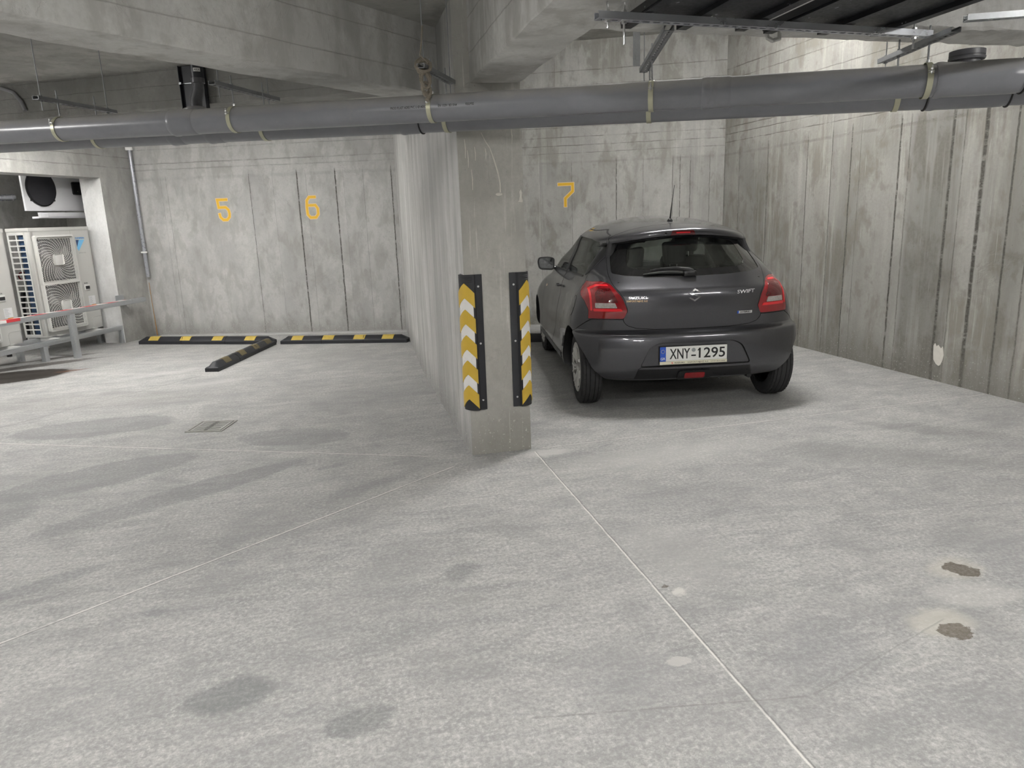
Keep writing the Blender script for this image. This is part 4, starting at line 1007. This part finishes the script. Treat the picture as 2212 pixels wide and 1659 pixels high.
# front lamps and plate, seen only from elsewhere
for s in (1, -1):
    mb = MB(); mb.ball((s*.66, 3.02, .70), .11, 16, (1, .9, .7)); obj('headlight', mb, CLR, CAR)
obj('front_grille', MB().box(-.45, .45, 3.18, 3.275, .42, .62, bev=.02), TRIM, CAR)
for o in [o for o in bpy.data.objects if o.name.startswith('tmp')]: bpy.data.objects.remove(o)
def crown(o):      # the roof falls away towards the sides
    for ch in o.children_recursive:
        if ch.type == 'MESH' and ch.location.z < .1:
            for v in ch.data.vertices:
                k = max(0., min(1., (v.co.z-1.02)/.32)); v.co.z -= .18*min(v.co.x**2, .5)*k*k*(3-2*k)
crown(CAR)
# ================================================================ corner guards
BRUB = plain('black_rubber', (.016, .017, .021), .5, 0, .25, 60, .2); YREF = plain('yellow_reflector', (.60, .40, .045), .38, 0, .10, 25, .1); WREF = plain('white_reflector', (.80, .79, .78), .3, 0, .03, 30)
YREF2 = plain('worn_yellow_reflector', (.50, .36, .07), .55, 0, .25, 40, .1); DIRTY = plain('dirty_yellow_reflector', (.12, .095, .045), .6, 0, .4, 30)
def guard(label, x, y, s):
    g = thing('corner_guard', label, 'corner guard', (x, y, .307), 0)
    g['group'] = 'yellow and white striped corner guards on the column'; H = .873; r = .086; c = .060
    def arc(t, o=0.):   # t from -1 (front flange side) to 1
        a = radians(-90-45*(t+1)) if False else radians(225 - 0*t)
        a = radians(225+45*(-t)*-1) if False else radians(225+44*(-t))
        return (s*(c+(r+o)*cos(a)), c+(r+o)*sin(a))
    path = [(.112, 0), (.112, -.007), (.104, -.010), (.070, -.011), (.066, -.016)]
    N = 20
    mid = [(c+r*cos(radians(225+43-86*k/N)), c+r*sin(radians(225+43-86*k/N))) for k in range(N+1)]
    path2 = [(-b, -a) for a, b in [(.016, -.066), (.011, -.070), (.010, -.104), (.007, -.112), (0, -.112)]]
    full = path+mid+[(-.016, .066), (-.011, .070), (-.010, .104), (-.007, .112), (0, .112)]
    full = full+[(0.0005, .0005)]
    full = [(a if a > 0 or True else a, b) for a, b in full]
    mb = MB().prism([(s*a, b) for a, b in full], 0, H)
    bmesh.ops.translate(mb.bm, verts=mb.bm.verts[:], vec=(0, -.0005, 0))
    obj('guard_body', mb, BRUB, g, smooth=30)
    def band(ztop, th, o, m, name, tt=1., drop=.062):
        A = []; n = 18
        for k in range(n+1):
            t_ = (-1+2*k/n)*tt; z = ztop-drop*abs(t_)**1.15
            A.append((t_, z))
        mb = MB(); rings = []
        for t_, z in A:
            ang = radians(225-43*t_)
            p = [(c+(r+q)*cos(ang), c+(r+q)*sin(ang)) for q in (.0005, o)]
            rings.append([(s*p[0][0], p[0][1]-.0005, z), (s*p[1][0], p[1][1]-.0005, z-.001), (s*p[1][0], p[1][1]-.0005, z-th+.001), (s*p[0][0], p[0][1]-.0005, z-th)])
        mb.loft(rings); obj(name, mb, m, g, smooth=40)
    for k in range(5): band(H-.052-.163*k, .094, .0045, YREF, 'yellow_chevron')
    for k in range(4): band(H-.052-.163*k-.090, .078, .0018, WREF, 'white_chevron', .86, .055)
    for z in (.065, H/2, H-.075):
        for p, q in (((.086, -.011), (.086, -.0145)), ((-.011, .086), (-.0145, .086))):
            obj('guard_bolt', MB().cyl((s*p[0], p[1], z), (s*q[0], q[1], z), .0065, 10), BOLT, g)
    for z in (H-.020, H-.032, H-.045):
        mb = MB(); mb.tube([(s*(c+(r+.0008)*cos(radians(225-a_))), c+(r+.0008)*sin(radians(225-a_)), z) for a_ in range(-36, 37, 9)], .0018, 5)
        obj('guard_rib', mb, BRUB, g)
    return g
guard('striped rubber guard on the left corner of the column', .755, 4.4695, 1)
guard('striped rubber guard on the right corner of the column, next to the car', 1.155, 4.4695, -1)
# ================================================================ wheel stops
def stop(label, x, y, ang, L, marks, m, W_=.15, seg=(.33, .66)):
    w = thing('wheel_stop', label, 'wheel stop', (x, y, 0), ang); w['group'] = 'black rubber wheel stops with yellow marks'
    pf = [(0, 0), (0, .040), (.008, .050), (.050, .092), (.060, .096), (.090, .096), (.100, .092), (.142, .050), (.15, .040), (.15, 0)]
    rings = []
    for xx, kz in ((0, .42), (.012, .50), (.085, 1.), (L*.5, 1.), (L-.085, 1.), (L-.012, .50), (L, .42)):
        rings.append([(xx, yy*W_/.15, min(z, .096*kz)) for yy, z in pf])
    obj('stop_body', MB().loft(rings), BRUB, w, smooth=25)
    for c_ in marks:
        mb = MB(); k = W_/.15
        a, b = c_-.075, c_+.075; sk = .0
        mb.loft([[(a, .009*k-.001, .052), (a+.01, .050*k-.0015, .0935), (a+.012, .060*k, .0978), (a+.014, .090*k, .0978), (a+.014, .090*k, .094), (a+.01, .055*k, .090), (a, .011*k, .048)],
                 [(b, .009*k-.001, .052), (b+.01, .050*k-.0015, .0935), (b+.012, .060*k, .0978), (b+.014, .090*k, .0978), (b+.014, .090*k, .094), (b+.01, .055*k, .090), (b, .011*k, .048)]])
        obj('yellow_mark', mb, m, w, smooth=30)
    for q in seg:
        obj('stop_seam', MB().loft([[(L*q+dx, -.0015, 0), (L*q+dx, -.0015, .041), (L*q+dx, .048*k_, .0945), (L*q+dx, .06*k_, .0975), (L*q+dx, .09*k_, .0975), (L*q+dx, .05*k_, .05)] for dx in (-.003, .003) for k_ in (W_/.15,)]), GAP, w, smooth=0)
    return w
stop('black rubber wheel stop with four clean yellow marks below numeral 5', -2.737, 10.66, atan2(-.85, 1.837), 1.98, (.22, .70, 1.18, 1.66), YREF2)
stop('black rubber wheel stop with four clean yellow marks below numeral 6, by the fin wall', -.82, 9.775, atan2(-.615, 1.637), 1.70, (.22, .64, 1.06, 1.44), YREF2)
s3 = stop('black rubber wheel stop with dirty marks, pointing out between bays five and six', -1.501+.0, 8.234, 0, 1.70, (.30, .72, 1.12, 1.5), DIRTY)
s3.rotation_euler = (0, 0, atan2(1.68, .495)); s3.location = (-1.352, 8.172, 0)
for ch in s3.children:
    for v in ch.data.vertices: v.co.y = v.co.y
stop('plain black wheel stop in front of the car against the back wall of bay 7', 1.95, 8.66, atan2(-.42, .9), 1.75, (), YREF)
# ================================================================ painted numerals
ORG = plain('orange_yellow_paint', (.74, .44, .02), .6, 0, .10, 60); ORL = plain('pale_orange_overspray', (.78, .58, .34), .7, 0, .08, 80)
def ribbon(pts, w, y0, y1):
    pts = [Vector(p) for p in pts]; mb = MB(); L_, R_ = [], []
    for i, p in enumerate(pts):
        a = (p-pts[i-1]).normalized() if i else None; b = (pts[i+1]-p).normalized() if i < len(pts)-1 else None
        d = ((a or b)+(b or a)).normalized(); nrm = Vector((-d.y, d.x)); k = w/2/max(.5, nrm.dot(Vector((-(b or a).y, (b or a).x))))
        L_.append(p+nrm*k); R_.append(p-nrm*k)
    mb.loft([[(l.x, y0, l.y), (l.x, y1, l.y), (r_.x, y1, r_.y), (r_.x, y0, r_.y)] for l, r_ in zip(L_, R_)])
    return mb
def numeral(label, wall_p0, ang, u0, u1, z0, z1, pts):
    g = thing('painted_numeral', label, 'painted number', (wall_p0[0], wall_p0[1], 0), ang); w = .036
    def P(e): return [(u0+w/2+(u1-u0-w)*a, z0+w/2+(z1-z0-w)*b) for a, b in pts]
    def ext(P_, e):
        a = Vector(P_[0]); b = Vector(P_[1]); c = Vector(P_[-1]); d_ = Vector(P_[-2]); P_ = list(P_)
        P_[0] = tuple(a+(a-b).normalized()*e); P_[-1] = tuple(c+(c-d_).normalized()*e); return P_
    e = obj('number_edge', ribbon(ext(P(0), w/2+.005 if True else 0), w+.012, -.0012, .001), ORL, g)
    obj('paint_fill', ribbon(ext(P(0), w/2-.002), w-.003, -.0024, .001), ORG, g)
aw = atan2(10.209-11.454, .878+2.706)
numeral('orange painted numeral five, above the wheel stop nearest the cream units', (-2.706, 11.454), aw, 1.190, 1.390, 1.600, 1.910,
        [(.85, 1), (.04, 1), (.10, .62), (.72, .62), (.95, .48), (1, .30), (.96, .14), (.74, 0), (.40, 0), (.16, .14), (.12, .28)])
numeral('orange painted numeral six, between two dark vertical cracks in the wall', (-2.706, 11.454), aw, 2.474, 2.674, 1.588, 1.898,
        [(.78, 1), (.30, 1), (.08, .84), (.04, .5), (.06, .16), (.28, 0), (.76, 0), (.97, .16), (.97, .44), (.78, .60), (.05, .60)])
numeral('orange painted numeral seven, on the wall above the parked car', (.9, 10.35), atan2(8.595-10.35, 3.952), 2.205, 2.432, 1.620, 1.930,
        [(0, 1), (.93, 1), (.93, .66), (.42, .34), (.42, 0)])
# ================================================================ outdoor units in the niche
CRM = plain('cream_painted_metal', (.50, .497, .475), .45, 0, .03, 8); CRM2 = plain('pale_cream_plastic', (.62, .617, .59), .4); DARK = plain('dark_recess', (.02, .02, .022), .7); COIL = None
t = NT('blue_coated_coil'); q = t.sep(t.tc); w_ = t.mapr(t.math('ABSOLUTE', t.math('SUBTRACT', t.math('FRACT', t.math('MULTIPLY', q[2], 90)), .5)), .2, .45)
COIL = t.done(t.mix(w_, (.045, .10, .20), (.02, .04, .09)), .45, .3)
LBL = plain('paper_label', (.72, .72, .72), .6); ORS = plain('orange_sticker', (.60, .26, .06), .5); CYAN = plain('light_blue_print', (.18, .50, .78), .5); DBLUE = plain('dark_blue_print', (.02, .06, .16), .5); BLUEL = plain('blue_print', (.02, .22, .55), .5)
def grille(cx_, cz, half, parent):
    fr = MB(); o_ = rounded([(cx_-half, cz-half), (cx_+half, cz-half), (cx_+half, cz+half), (cx_-half, cz+half)], .03, 4); i_ = rounded([(cx_-half+.022, cz-half+.022), (cx_+half-.022, cz-half+.022), (cx_+half-.022, cz+half-.022), (cx_-half+.022, cz+half-.022)], .022, 4)
    rings = []
    for po, y in ((o_, 0.), (o_, -.040), (i_, -.045), (i_, 0.)): rings.append([(a, y, b) for a, b in po])
    fr.loft(rings, cap=False)
    g = obj('fan_guard', fr, CRM2, parent)
    hh = half-.024
    def clip_paths(fn, n):
        out, cur = [], []
        for k in range(n+1):
            a, b = fn(k/n)
            if abs(a) < hh and abs(b) < hh: cur.append((cx_+a, -.040, cz+b))
            else:
                if len(cur) > 1: out.append(cur)
                cur = []
        if len(cur) > 1: out.append(cur)
        return out
    mb = MB(); r = .075
    while r < .40:
        for c_ in clip_paths(lambda f: (r*cos(2*pi*f), r*sin(2*pi*f)), 72): mb.tube(c_, .0019, 4)
        r += .0165
    for k in range(30):
        a0 = 2*pi*k/30
        for c_ in clip_paths(lambda f: ((.06+.36*f)*cos(a0+1.5*f), (.06+.36*f)*sin(a0+1.5*f)), 16): mb.tube(c_, .0024, 4)
    obj('grille_wires', mb, CRM2, g, smooth=0)
    obj('hub_cap', MB().box(cx_-.072, cx_+.072, -.052, -.038, cz-.068, cz+.068, bev=.022), CRM2, g)
    obj('fan_recess', MB().box(cx_-hh, cx_+hh, .004, .006, cz-hh, cz+hh), DARK, g)
    mb = MB()
    for k in range(3):
        a = 2*pi*k/3+.4; R_ = []
        for f in (.09, .16, .24):
            R_.append([(cx_+f*cos(a+dl), -.002-.018*(dl/.5), cz+f*sin(a+dl)) for dl in (-.45, -.15, .15, .45)])
        mb.loft(R_, cap=False, closed=False)
    obj('fan_blades', mb, plain('grey_fan', (.12, .12, .125), .5), g)
def unit(label, d, logo=True):
    p = LW(d, .23, .25)
    u = thing('outdoor_unit', label, 'heat pump unit', p, A25); u['group'] = 'cream heat pump outdoor units in the wall niche'
    Wd, Hd, Dd = .955, 1.345, .32
    mb = MB()
    # front panel with openings left for the fans is a frame of strips
    mb.box(.0, .055, 0, .02, 0, Hd).box(.635, Wd, 0, .02, 0, Hd).box(.055, .635, 0, .02, 0, .105).box(.055, .635, 0, .02, .64, .685).box(.055, .635, 0, .02, 1.205, Hd)
    mb.box(0, .075, -.0, .075, 0, Hd, bev=.018)
    mb.box(Wd-.012, Wd, .0, Dd, 0, Hd).box(0, Wd, .02, Dd, 0, .02).box(.64, Wd, Dd-.012, Dd, 0, Hd).box(.63, .64, .02, Dd, .02, Hd-.02)
    obj('casing', mb, CRM, u)
    obj('top_panel', MB().box(-.006, Wd+.006, -.006, Dd+.006, Hd-.045, Hd, bev=.006), CRM, u)
    mb = MB()
    for y in (.078, .190, .302): mb.box(0, .010, y-.006 if y < .3 else y-.004, y+.006 if y < .3 else y+.018, .02, Hd-.045)
    n = 18
    for k in range(n+1):
        z = .030+(Hd-.045-.06)*k/n; mb.box(.0, .010, .078, .31, z-.008, z+.008)
    mb.box(0, .010, .078, .32, Hd-.075, Hd-.045)
    obj('side_grille', mb, CRM2, u, smooth=0)
    obj('coil', MB().box(.028, .05, .06, .185, .03, Hd-.05), COIL, u)
    grille(.340, .945, .305, u); grille(.345, .365, .305, u)
    obj('seam_line', MB().box(.642, .644, -.001, .002, 0, Hd-.045), plain('panel_seam', (.35, .35, .33), .6), u, smooth=0)
    if logo:
        obj('logo_mark', MB().prism([(.715, 1.175), (.765, 1.175), (.722, 1.085)], -.002, .0, 'y'), DBLUE, u)
        obj('logo_stripe', MB().prism([(.770, 1.175), (.860, 1.175), (.742, 1.035), (.722, 1.060), (.722, 1.082)], -.0025, .0, 'y'), CYAN, u)
        def tx(body, x, z, w, h, m, nm, bold=0.):
            me = text_mesh(body, 1., 0, bold=bold); X = [v.co.x for v in me.vertices]; Z = [v.co.y for v in me.vertices]
            for v in me.vertices: v.co = Vector((x+((v.co.x-min(X))/(max(X)-min(X)))*w, -.0015, z+((v.co.y-min(Z))/(max(Z)-min(Z)))*h))
            obj(nm, me, m, u)
        tx('DAIKIN', .712, 1.186, .150, .024, BLUEL, 'maker_name', .03)
        tx('altherma', .735, 1.000, .120, .018, plain('grey_print', (.25, .25, .25), .6), 'range_name')
        tx('R410A', .735, .600, .062, .018, INK, 'refrigerant_print', .02)
    hd = obj('carry_handle', MB().box(.730, .822, -.010, .0, .515, .592, bev=.004), CRM2, u)
    obj('handle_recess', MB().box(.742, .812, -.012, -.009, .530, .570), DARK, hd)
    lb = obj('rating_label', MB().box(.772, .885, -.0015, .0, .322, .434), LBL, u)
    mb = MB()
    for k in range(8): mb.box(.780, .780+.085*(.5+.5*random.random()), -.002, -.0015, .420-k*.012, .424-k*.012)
    obj('label_print', mb, plain('faint_print', (.4, .4, .42), .6), lb, smooth=0)
    st = obj('warning_sticker', MB().box(.807, .883, -.0015, .0, .278, .318), ORS, u)
    obj('sticker_print', MB().box(.815, .845, -.002, -.0015, .288, .308).box(.852, .876, -.002, -.0015, .290, .306), plain('brown_print', (.25, .10, .03), .6), st, smooth=0)
    obj('service_hatch', MB().tube([(.772, -.001, .004), (.772, -.001, .115), (.785, -.001, .142), (.815, -.001, .150), (.955, -.001, .150)], .003, 6), plain('hatch_line', (.40, .40, .38), .6), u)
    for x in (.15, .75): obj('mounting_foot', MB().box(x, x+.08, -.03, Dd+.03, -.0065, .012, bev=.003), CRM, u)
    return u
unit('cream heat pump unit with two fan grilles and blue logo, nearer the pilaster', -1.05)
unit('cream heat pump unit cut off by the left edge of the picture', -2.36, True)
BLT = plain('blue_tank', (.03, .20, .72), .3, 0, .05, 5, 0, Coat_Weight=.6)
c_ = LW(-1.02, .88, 0)
root = thing('expansion_tank', 'blue cylinder tank seen between the two cream units', 'tank', c_)
obj('tank_body', MB().lathe([(0, 1.10), (.08, 1.10), (.105, 1.12), (.11, 1.16), (.11, 1.42), (.10, 1.46), (.06, 1.48), (0, 1.485)], 28), BLT, root)
obj('tank_stand', MB().cyl((0, 0, .0), (0, 0, 1.11), .03, 12), TRIM, root)
root = thing('pipe_cluster', 'dark pipework and red valve behind the nearer cream unit', 'pipework', LW(-.74, .72, 0))
obj('valve_wheel', MB().tube([(.05*cos(a*pi/8), -.03, 1.0+.05*sin(a*pi/8)) for a in range(16)], .01, 6, closed=True), REDD, root)
obj('black_insulation', MB().tube([(.02, 0, .1), (.02, 0, .5), (.05, .02, .7), (.03, 0, 1.05)], .03, 10).tube([(-.08, 0, .1), (-.08, 0, .6), (-.05, .02, .8)], .03, 10), TRIM, root)
obj('white_pipe', MB().tube([(.12, .0, .05), (.11, 0, .6), (.1, 0, .95)], .022, 10), WHL, root)
# white unit high in the niche
t = NT('crinkled_white_film'); n = t.noise(t.mapping(t.tc, sc=(1, 1, 3)), 4, 5, .6, 1.5)
FILM = t.done((.90, .90, .93), .35, 0, t.bump(n, .35, .01))
root = thing('cooling_unit', 'white cooling unit with a round black fan, high in the niche', 'cooling unit', LW(-.62, .62, 1.81), A25)
cs = obj('unit_casing', MB().box(0, 1.05, 0, .03, 0, .56, bev=.004).box(.38, 1.05, .028, .35, .01, .55), FILM, root)
M_ = Matrix.Translation((.275, -.002, .285)) @ Matrix.Rotation(pi/2, 4, 'X')
obj('fan_mesh', MB().lathe([(.226, -.012), (.226, .012), (.215, .022), (.15, .030), (.0, .034), (0, -.012)], 40, M_), plain('black_fan_mesh', (.018, .018, .024), .45, 0, .6, 120, .6), root)
obj('fan_ring', MB().lathe([(.214, .020), (.224, .026), (.232, .020), (.232, -.002), (.214, -.002)], 48, M_, closed=True), plain('glossy_black_ring', (.02, .02, .022), .12, .4), root)
for a in (40, 140, 220, 320):
    obj('ring_clip', MB().box(.275+.236*cos(radians(a))-.012, .275+.236*cos(radians(a))+.012, -.02, .0, .285+.236*sin(radians(a))-.012, .285+.236*sin(radians(a))+.012, bev=.004), TRIM, root)
pc = obj('switch_panel', MB().box(.80, .985, -.008, .0, .215, .385, bev=.02), TRIM, root)
obj('panel_lamp', MB().cyl((.89, -.008, .26), (.89, -.011, .26), .006, 10), WHL, pc)
obj('drip_tray', MB().box(.17, 1.05, -.0, .10, -.095, -.07).box(.17, 1.05, 0, .004, -.095, -.02).box(.17, .30, -.03, .0, -.09, -.03, bev=.006), FILM, root)
root = thing('insulated_duct', 'grey insulated pipe rising to the white unit', 'duct', LW(-1.1, 1.1, 1.9))
pA = [LW(-2.2, 1.05, 1.62), LW(-1.3, 1.05, 1.80), LW(-.95, 1.08, 1.93), LW(-.55, 1.10, 1.99), LW(-.3, 1.10, 2.0)]
obj('duct_wrap', MB().tube(pA, .042, 16), plain('shiny_grey_wrap', (.42, .43, .45), .25, .6), root, world=True)
# stand of galvanised tubes under the units
root = thing('equipment_stand', 'low galvanised steel stand carrying the two cream units', 'stand', LW(-1.5, .2, 0), A25)
X0 = -1.75
mb = MB().box(X0, 1.56, -.19, -.13, .185, .2425, bev=.004); obj('front_beam', mb, GALV, root)
mb = MB().box(X0, 1.50, .17, .23, .185, .2425, bev=.004); obj('rear_beam', mb, GALV, root)
for x in (-1.5, -.62, .18, 1.5):
    for y in (-.16, .20): obj('leg', MB().box(x-.032, x+.032, y-.030, y+.030, 0, .187, bev=.003), GALV, root)
for x in (-.78, -.10, .50, 1.24, -1.6): obj('cross_rail', MB().box(x-.02, x+.02, -.19, .42, .222, .242) if False else MB().box(x-.02, x+.02, -.13, .36, .200, .2405, bev=.003), WHL, root)
# guard rail with warning tape
root = thing('guard_rail', 'galvanised guard rail with red and white tape on top', 'guard rail', LW(-1.075, -.19, 0), A25)
obj('top_rail', MB().box(-2.3, 1.33, -.03, .03, .545, .605, bev=.004), GALV, root)
for x in (0, -1.75): obj('rail_post', MB().box(x-.035, x+.035, -.03, .03, 0, .546, bev=.003), GALV, root)
obj('wall_bracket', MB().box(1.02, 1.10, .03, .188, .555, .60, bev=.002).box(1.00, 1.16, .180, .189, .53, .66), GALV, root)
t = NT('red_white_tape'); q = t.sep(t.tc); f = t.math('FRACT', t.math('MULTIPLY', t.math('ADD', q[0], t.math('MULTIPLY', q[1], 1.)), 2.6))
TAPE = t.done(t.mix(t.mapr(f, .49, .51), (.80, .79, .77), (.60, .05, .06)), .45)
mb = MB().box(-2.3, .98, -.031, .032, .6052, .6068); mb.box(-2.3, -.75, -.0325, -.0305, .575, .606)
obj('warning_tape', mb, TAPE, root)
# ================================================================ floor drain, plaster patch, rusty wire
IRON = plain('cast_iron', (.34, .335, .32), .7, .2, .2, 60, .4)
root = thing('drain_grate', 'square slotted cast iron drain grate in the floor', 'drain cover', (-1.073, 5.859, 0), -.262)
obj('grate_rim', MB().box(-.145, .145, -.150, -.132, .0005, .006).box(-.145, .145, .132, .150, .0005, .006).box(-.145, -.128, -.132, .132, .0005, .006).box(.128, .145, -.132, .132, .0005, .006), plain('stone_rim', (.33, .325, .30), .8, 0, .2, 50, .3), root)
mb = MB().box(-.120, -.100, -.124, .124, .0005, .006).box(.100, .120, -.124, .124, .0005, .006).box(-.016, .016, -.124, .124, .0005, .006)
for k in range(7):
    y = -.124+k*.0362; mb.box(-.1, .1, y, y+(.0185 if 0 < k < 6 else .024), .0005, .006)
obj('slotted_plate', mb, IRON, root)
obj('drain_pit', MB().box(-.127, .127, -.131, .131, .0002, .0009), GAP, root)
pp = [(3.458, .306), (3.470, .327), (3.487, .300), (3.505, .318), (3.536, .290), (3.552, .312), (3.570, .240), (3.560, .185), (3.545, .150), (3.529, .138), (3.500, .150), (3.470, .185), (3.462, .240)]
mb = MB().prism(pp, -.006, .001, 'y')
o = obj('plaster_patch', mb, plain('white_plaster', (.72, .69, .63), .8, 0, .12, 25, .5)); tag(o, 'ragged white plaster patch low on the right wall', 'plaster patch')
o.location = (4.852, 8.6, 0); o.rotation_euler = (0, 0, atan2(-15.6, .498))
o = obj('rusty_wire', MB().tube([(-2.672, 11.415, .78), (-2.668, 11.405, .5), (-2.662, 11.40, .25), (-2.655, 11.385, .012)], [.003, .0035, .0045, .008], 8), plain('rust', (.38, .20, .07), .9, 0, .35, 40, .5)); tag(o, 'rusty orange wire standing in the left bay corner', 'wire')

WDR = plain('white_cement_drip', (.66, .64, .58), .8, 0, .15, 60, .4)
o = obj('cement_drip', MB().tube([(.904, 4.4695, 2.02), (.927, 4.4695, 1.971), (.954, 4.4695, 1.931), (.977, 4.4695, 1.864), (.997, 4.4695, 1.795), (1.009, 4.4695, 1.727), (1.009, 4.4695, 1.67)], [.002, .003, .0025, .004, .0045, .0035, .004], 6).ball((1.000, 4.469, 1.660), .014, 10, (1.6, .35, .7)), WDR)
tag(o, 'thin white cement drip running down the front of the column', 'cement drip')
o = obj('cement_dab', MB().prism([(1.118, 1.612), (1.148, 1.607), (1.149, 1.618), (1.142, 1.640), (1.146, 1.665), (1.138, 1.685), (1.128, 1.672), (1.131, 1.645), (1.126, 1.620)], 4.466, 4.4705, 'y'), WDR)
tag(o, 'small white cement dab near the right edge of the column, above the guards', 'cement dab')
for j, (dx, dz, dl) in enumerate(((.80, 1.93, .11), (.815, 1.87, .10), (.86, 1.90, .08), (.835, 1.75, .12), (.925, 1.90, .06), (1.09, 2.0, .09))):
    o = obj('cement_drip', MB().tube([(dx, 4.4697, dz+dl/2), (dx+.004, 4.4697, dz), (dx+.002, 4.4697, dz-dl/2)], [.0015, .0032, .0018], 6), WDR)
    tag(o, 'short pale cement drip on the upper front of the column', 'cement drip', 'short pale drips on the upper front of the column')
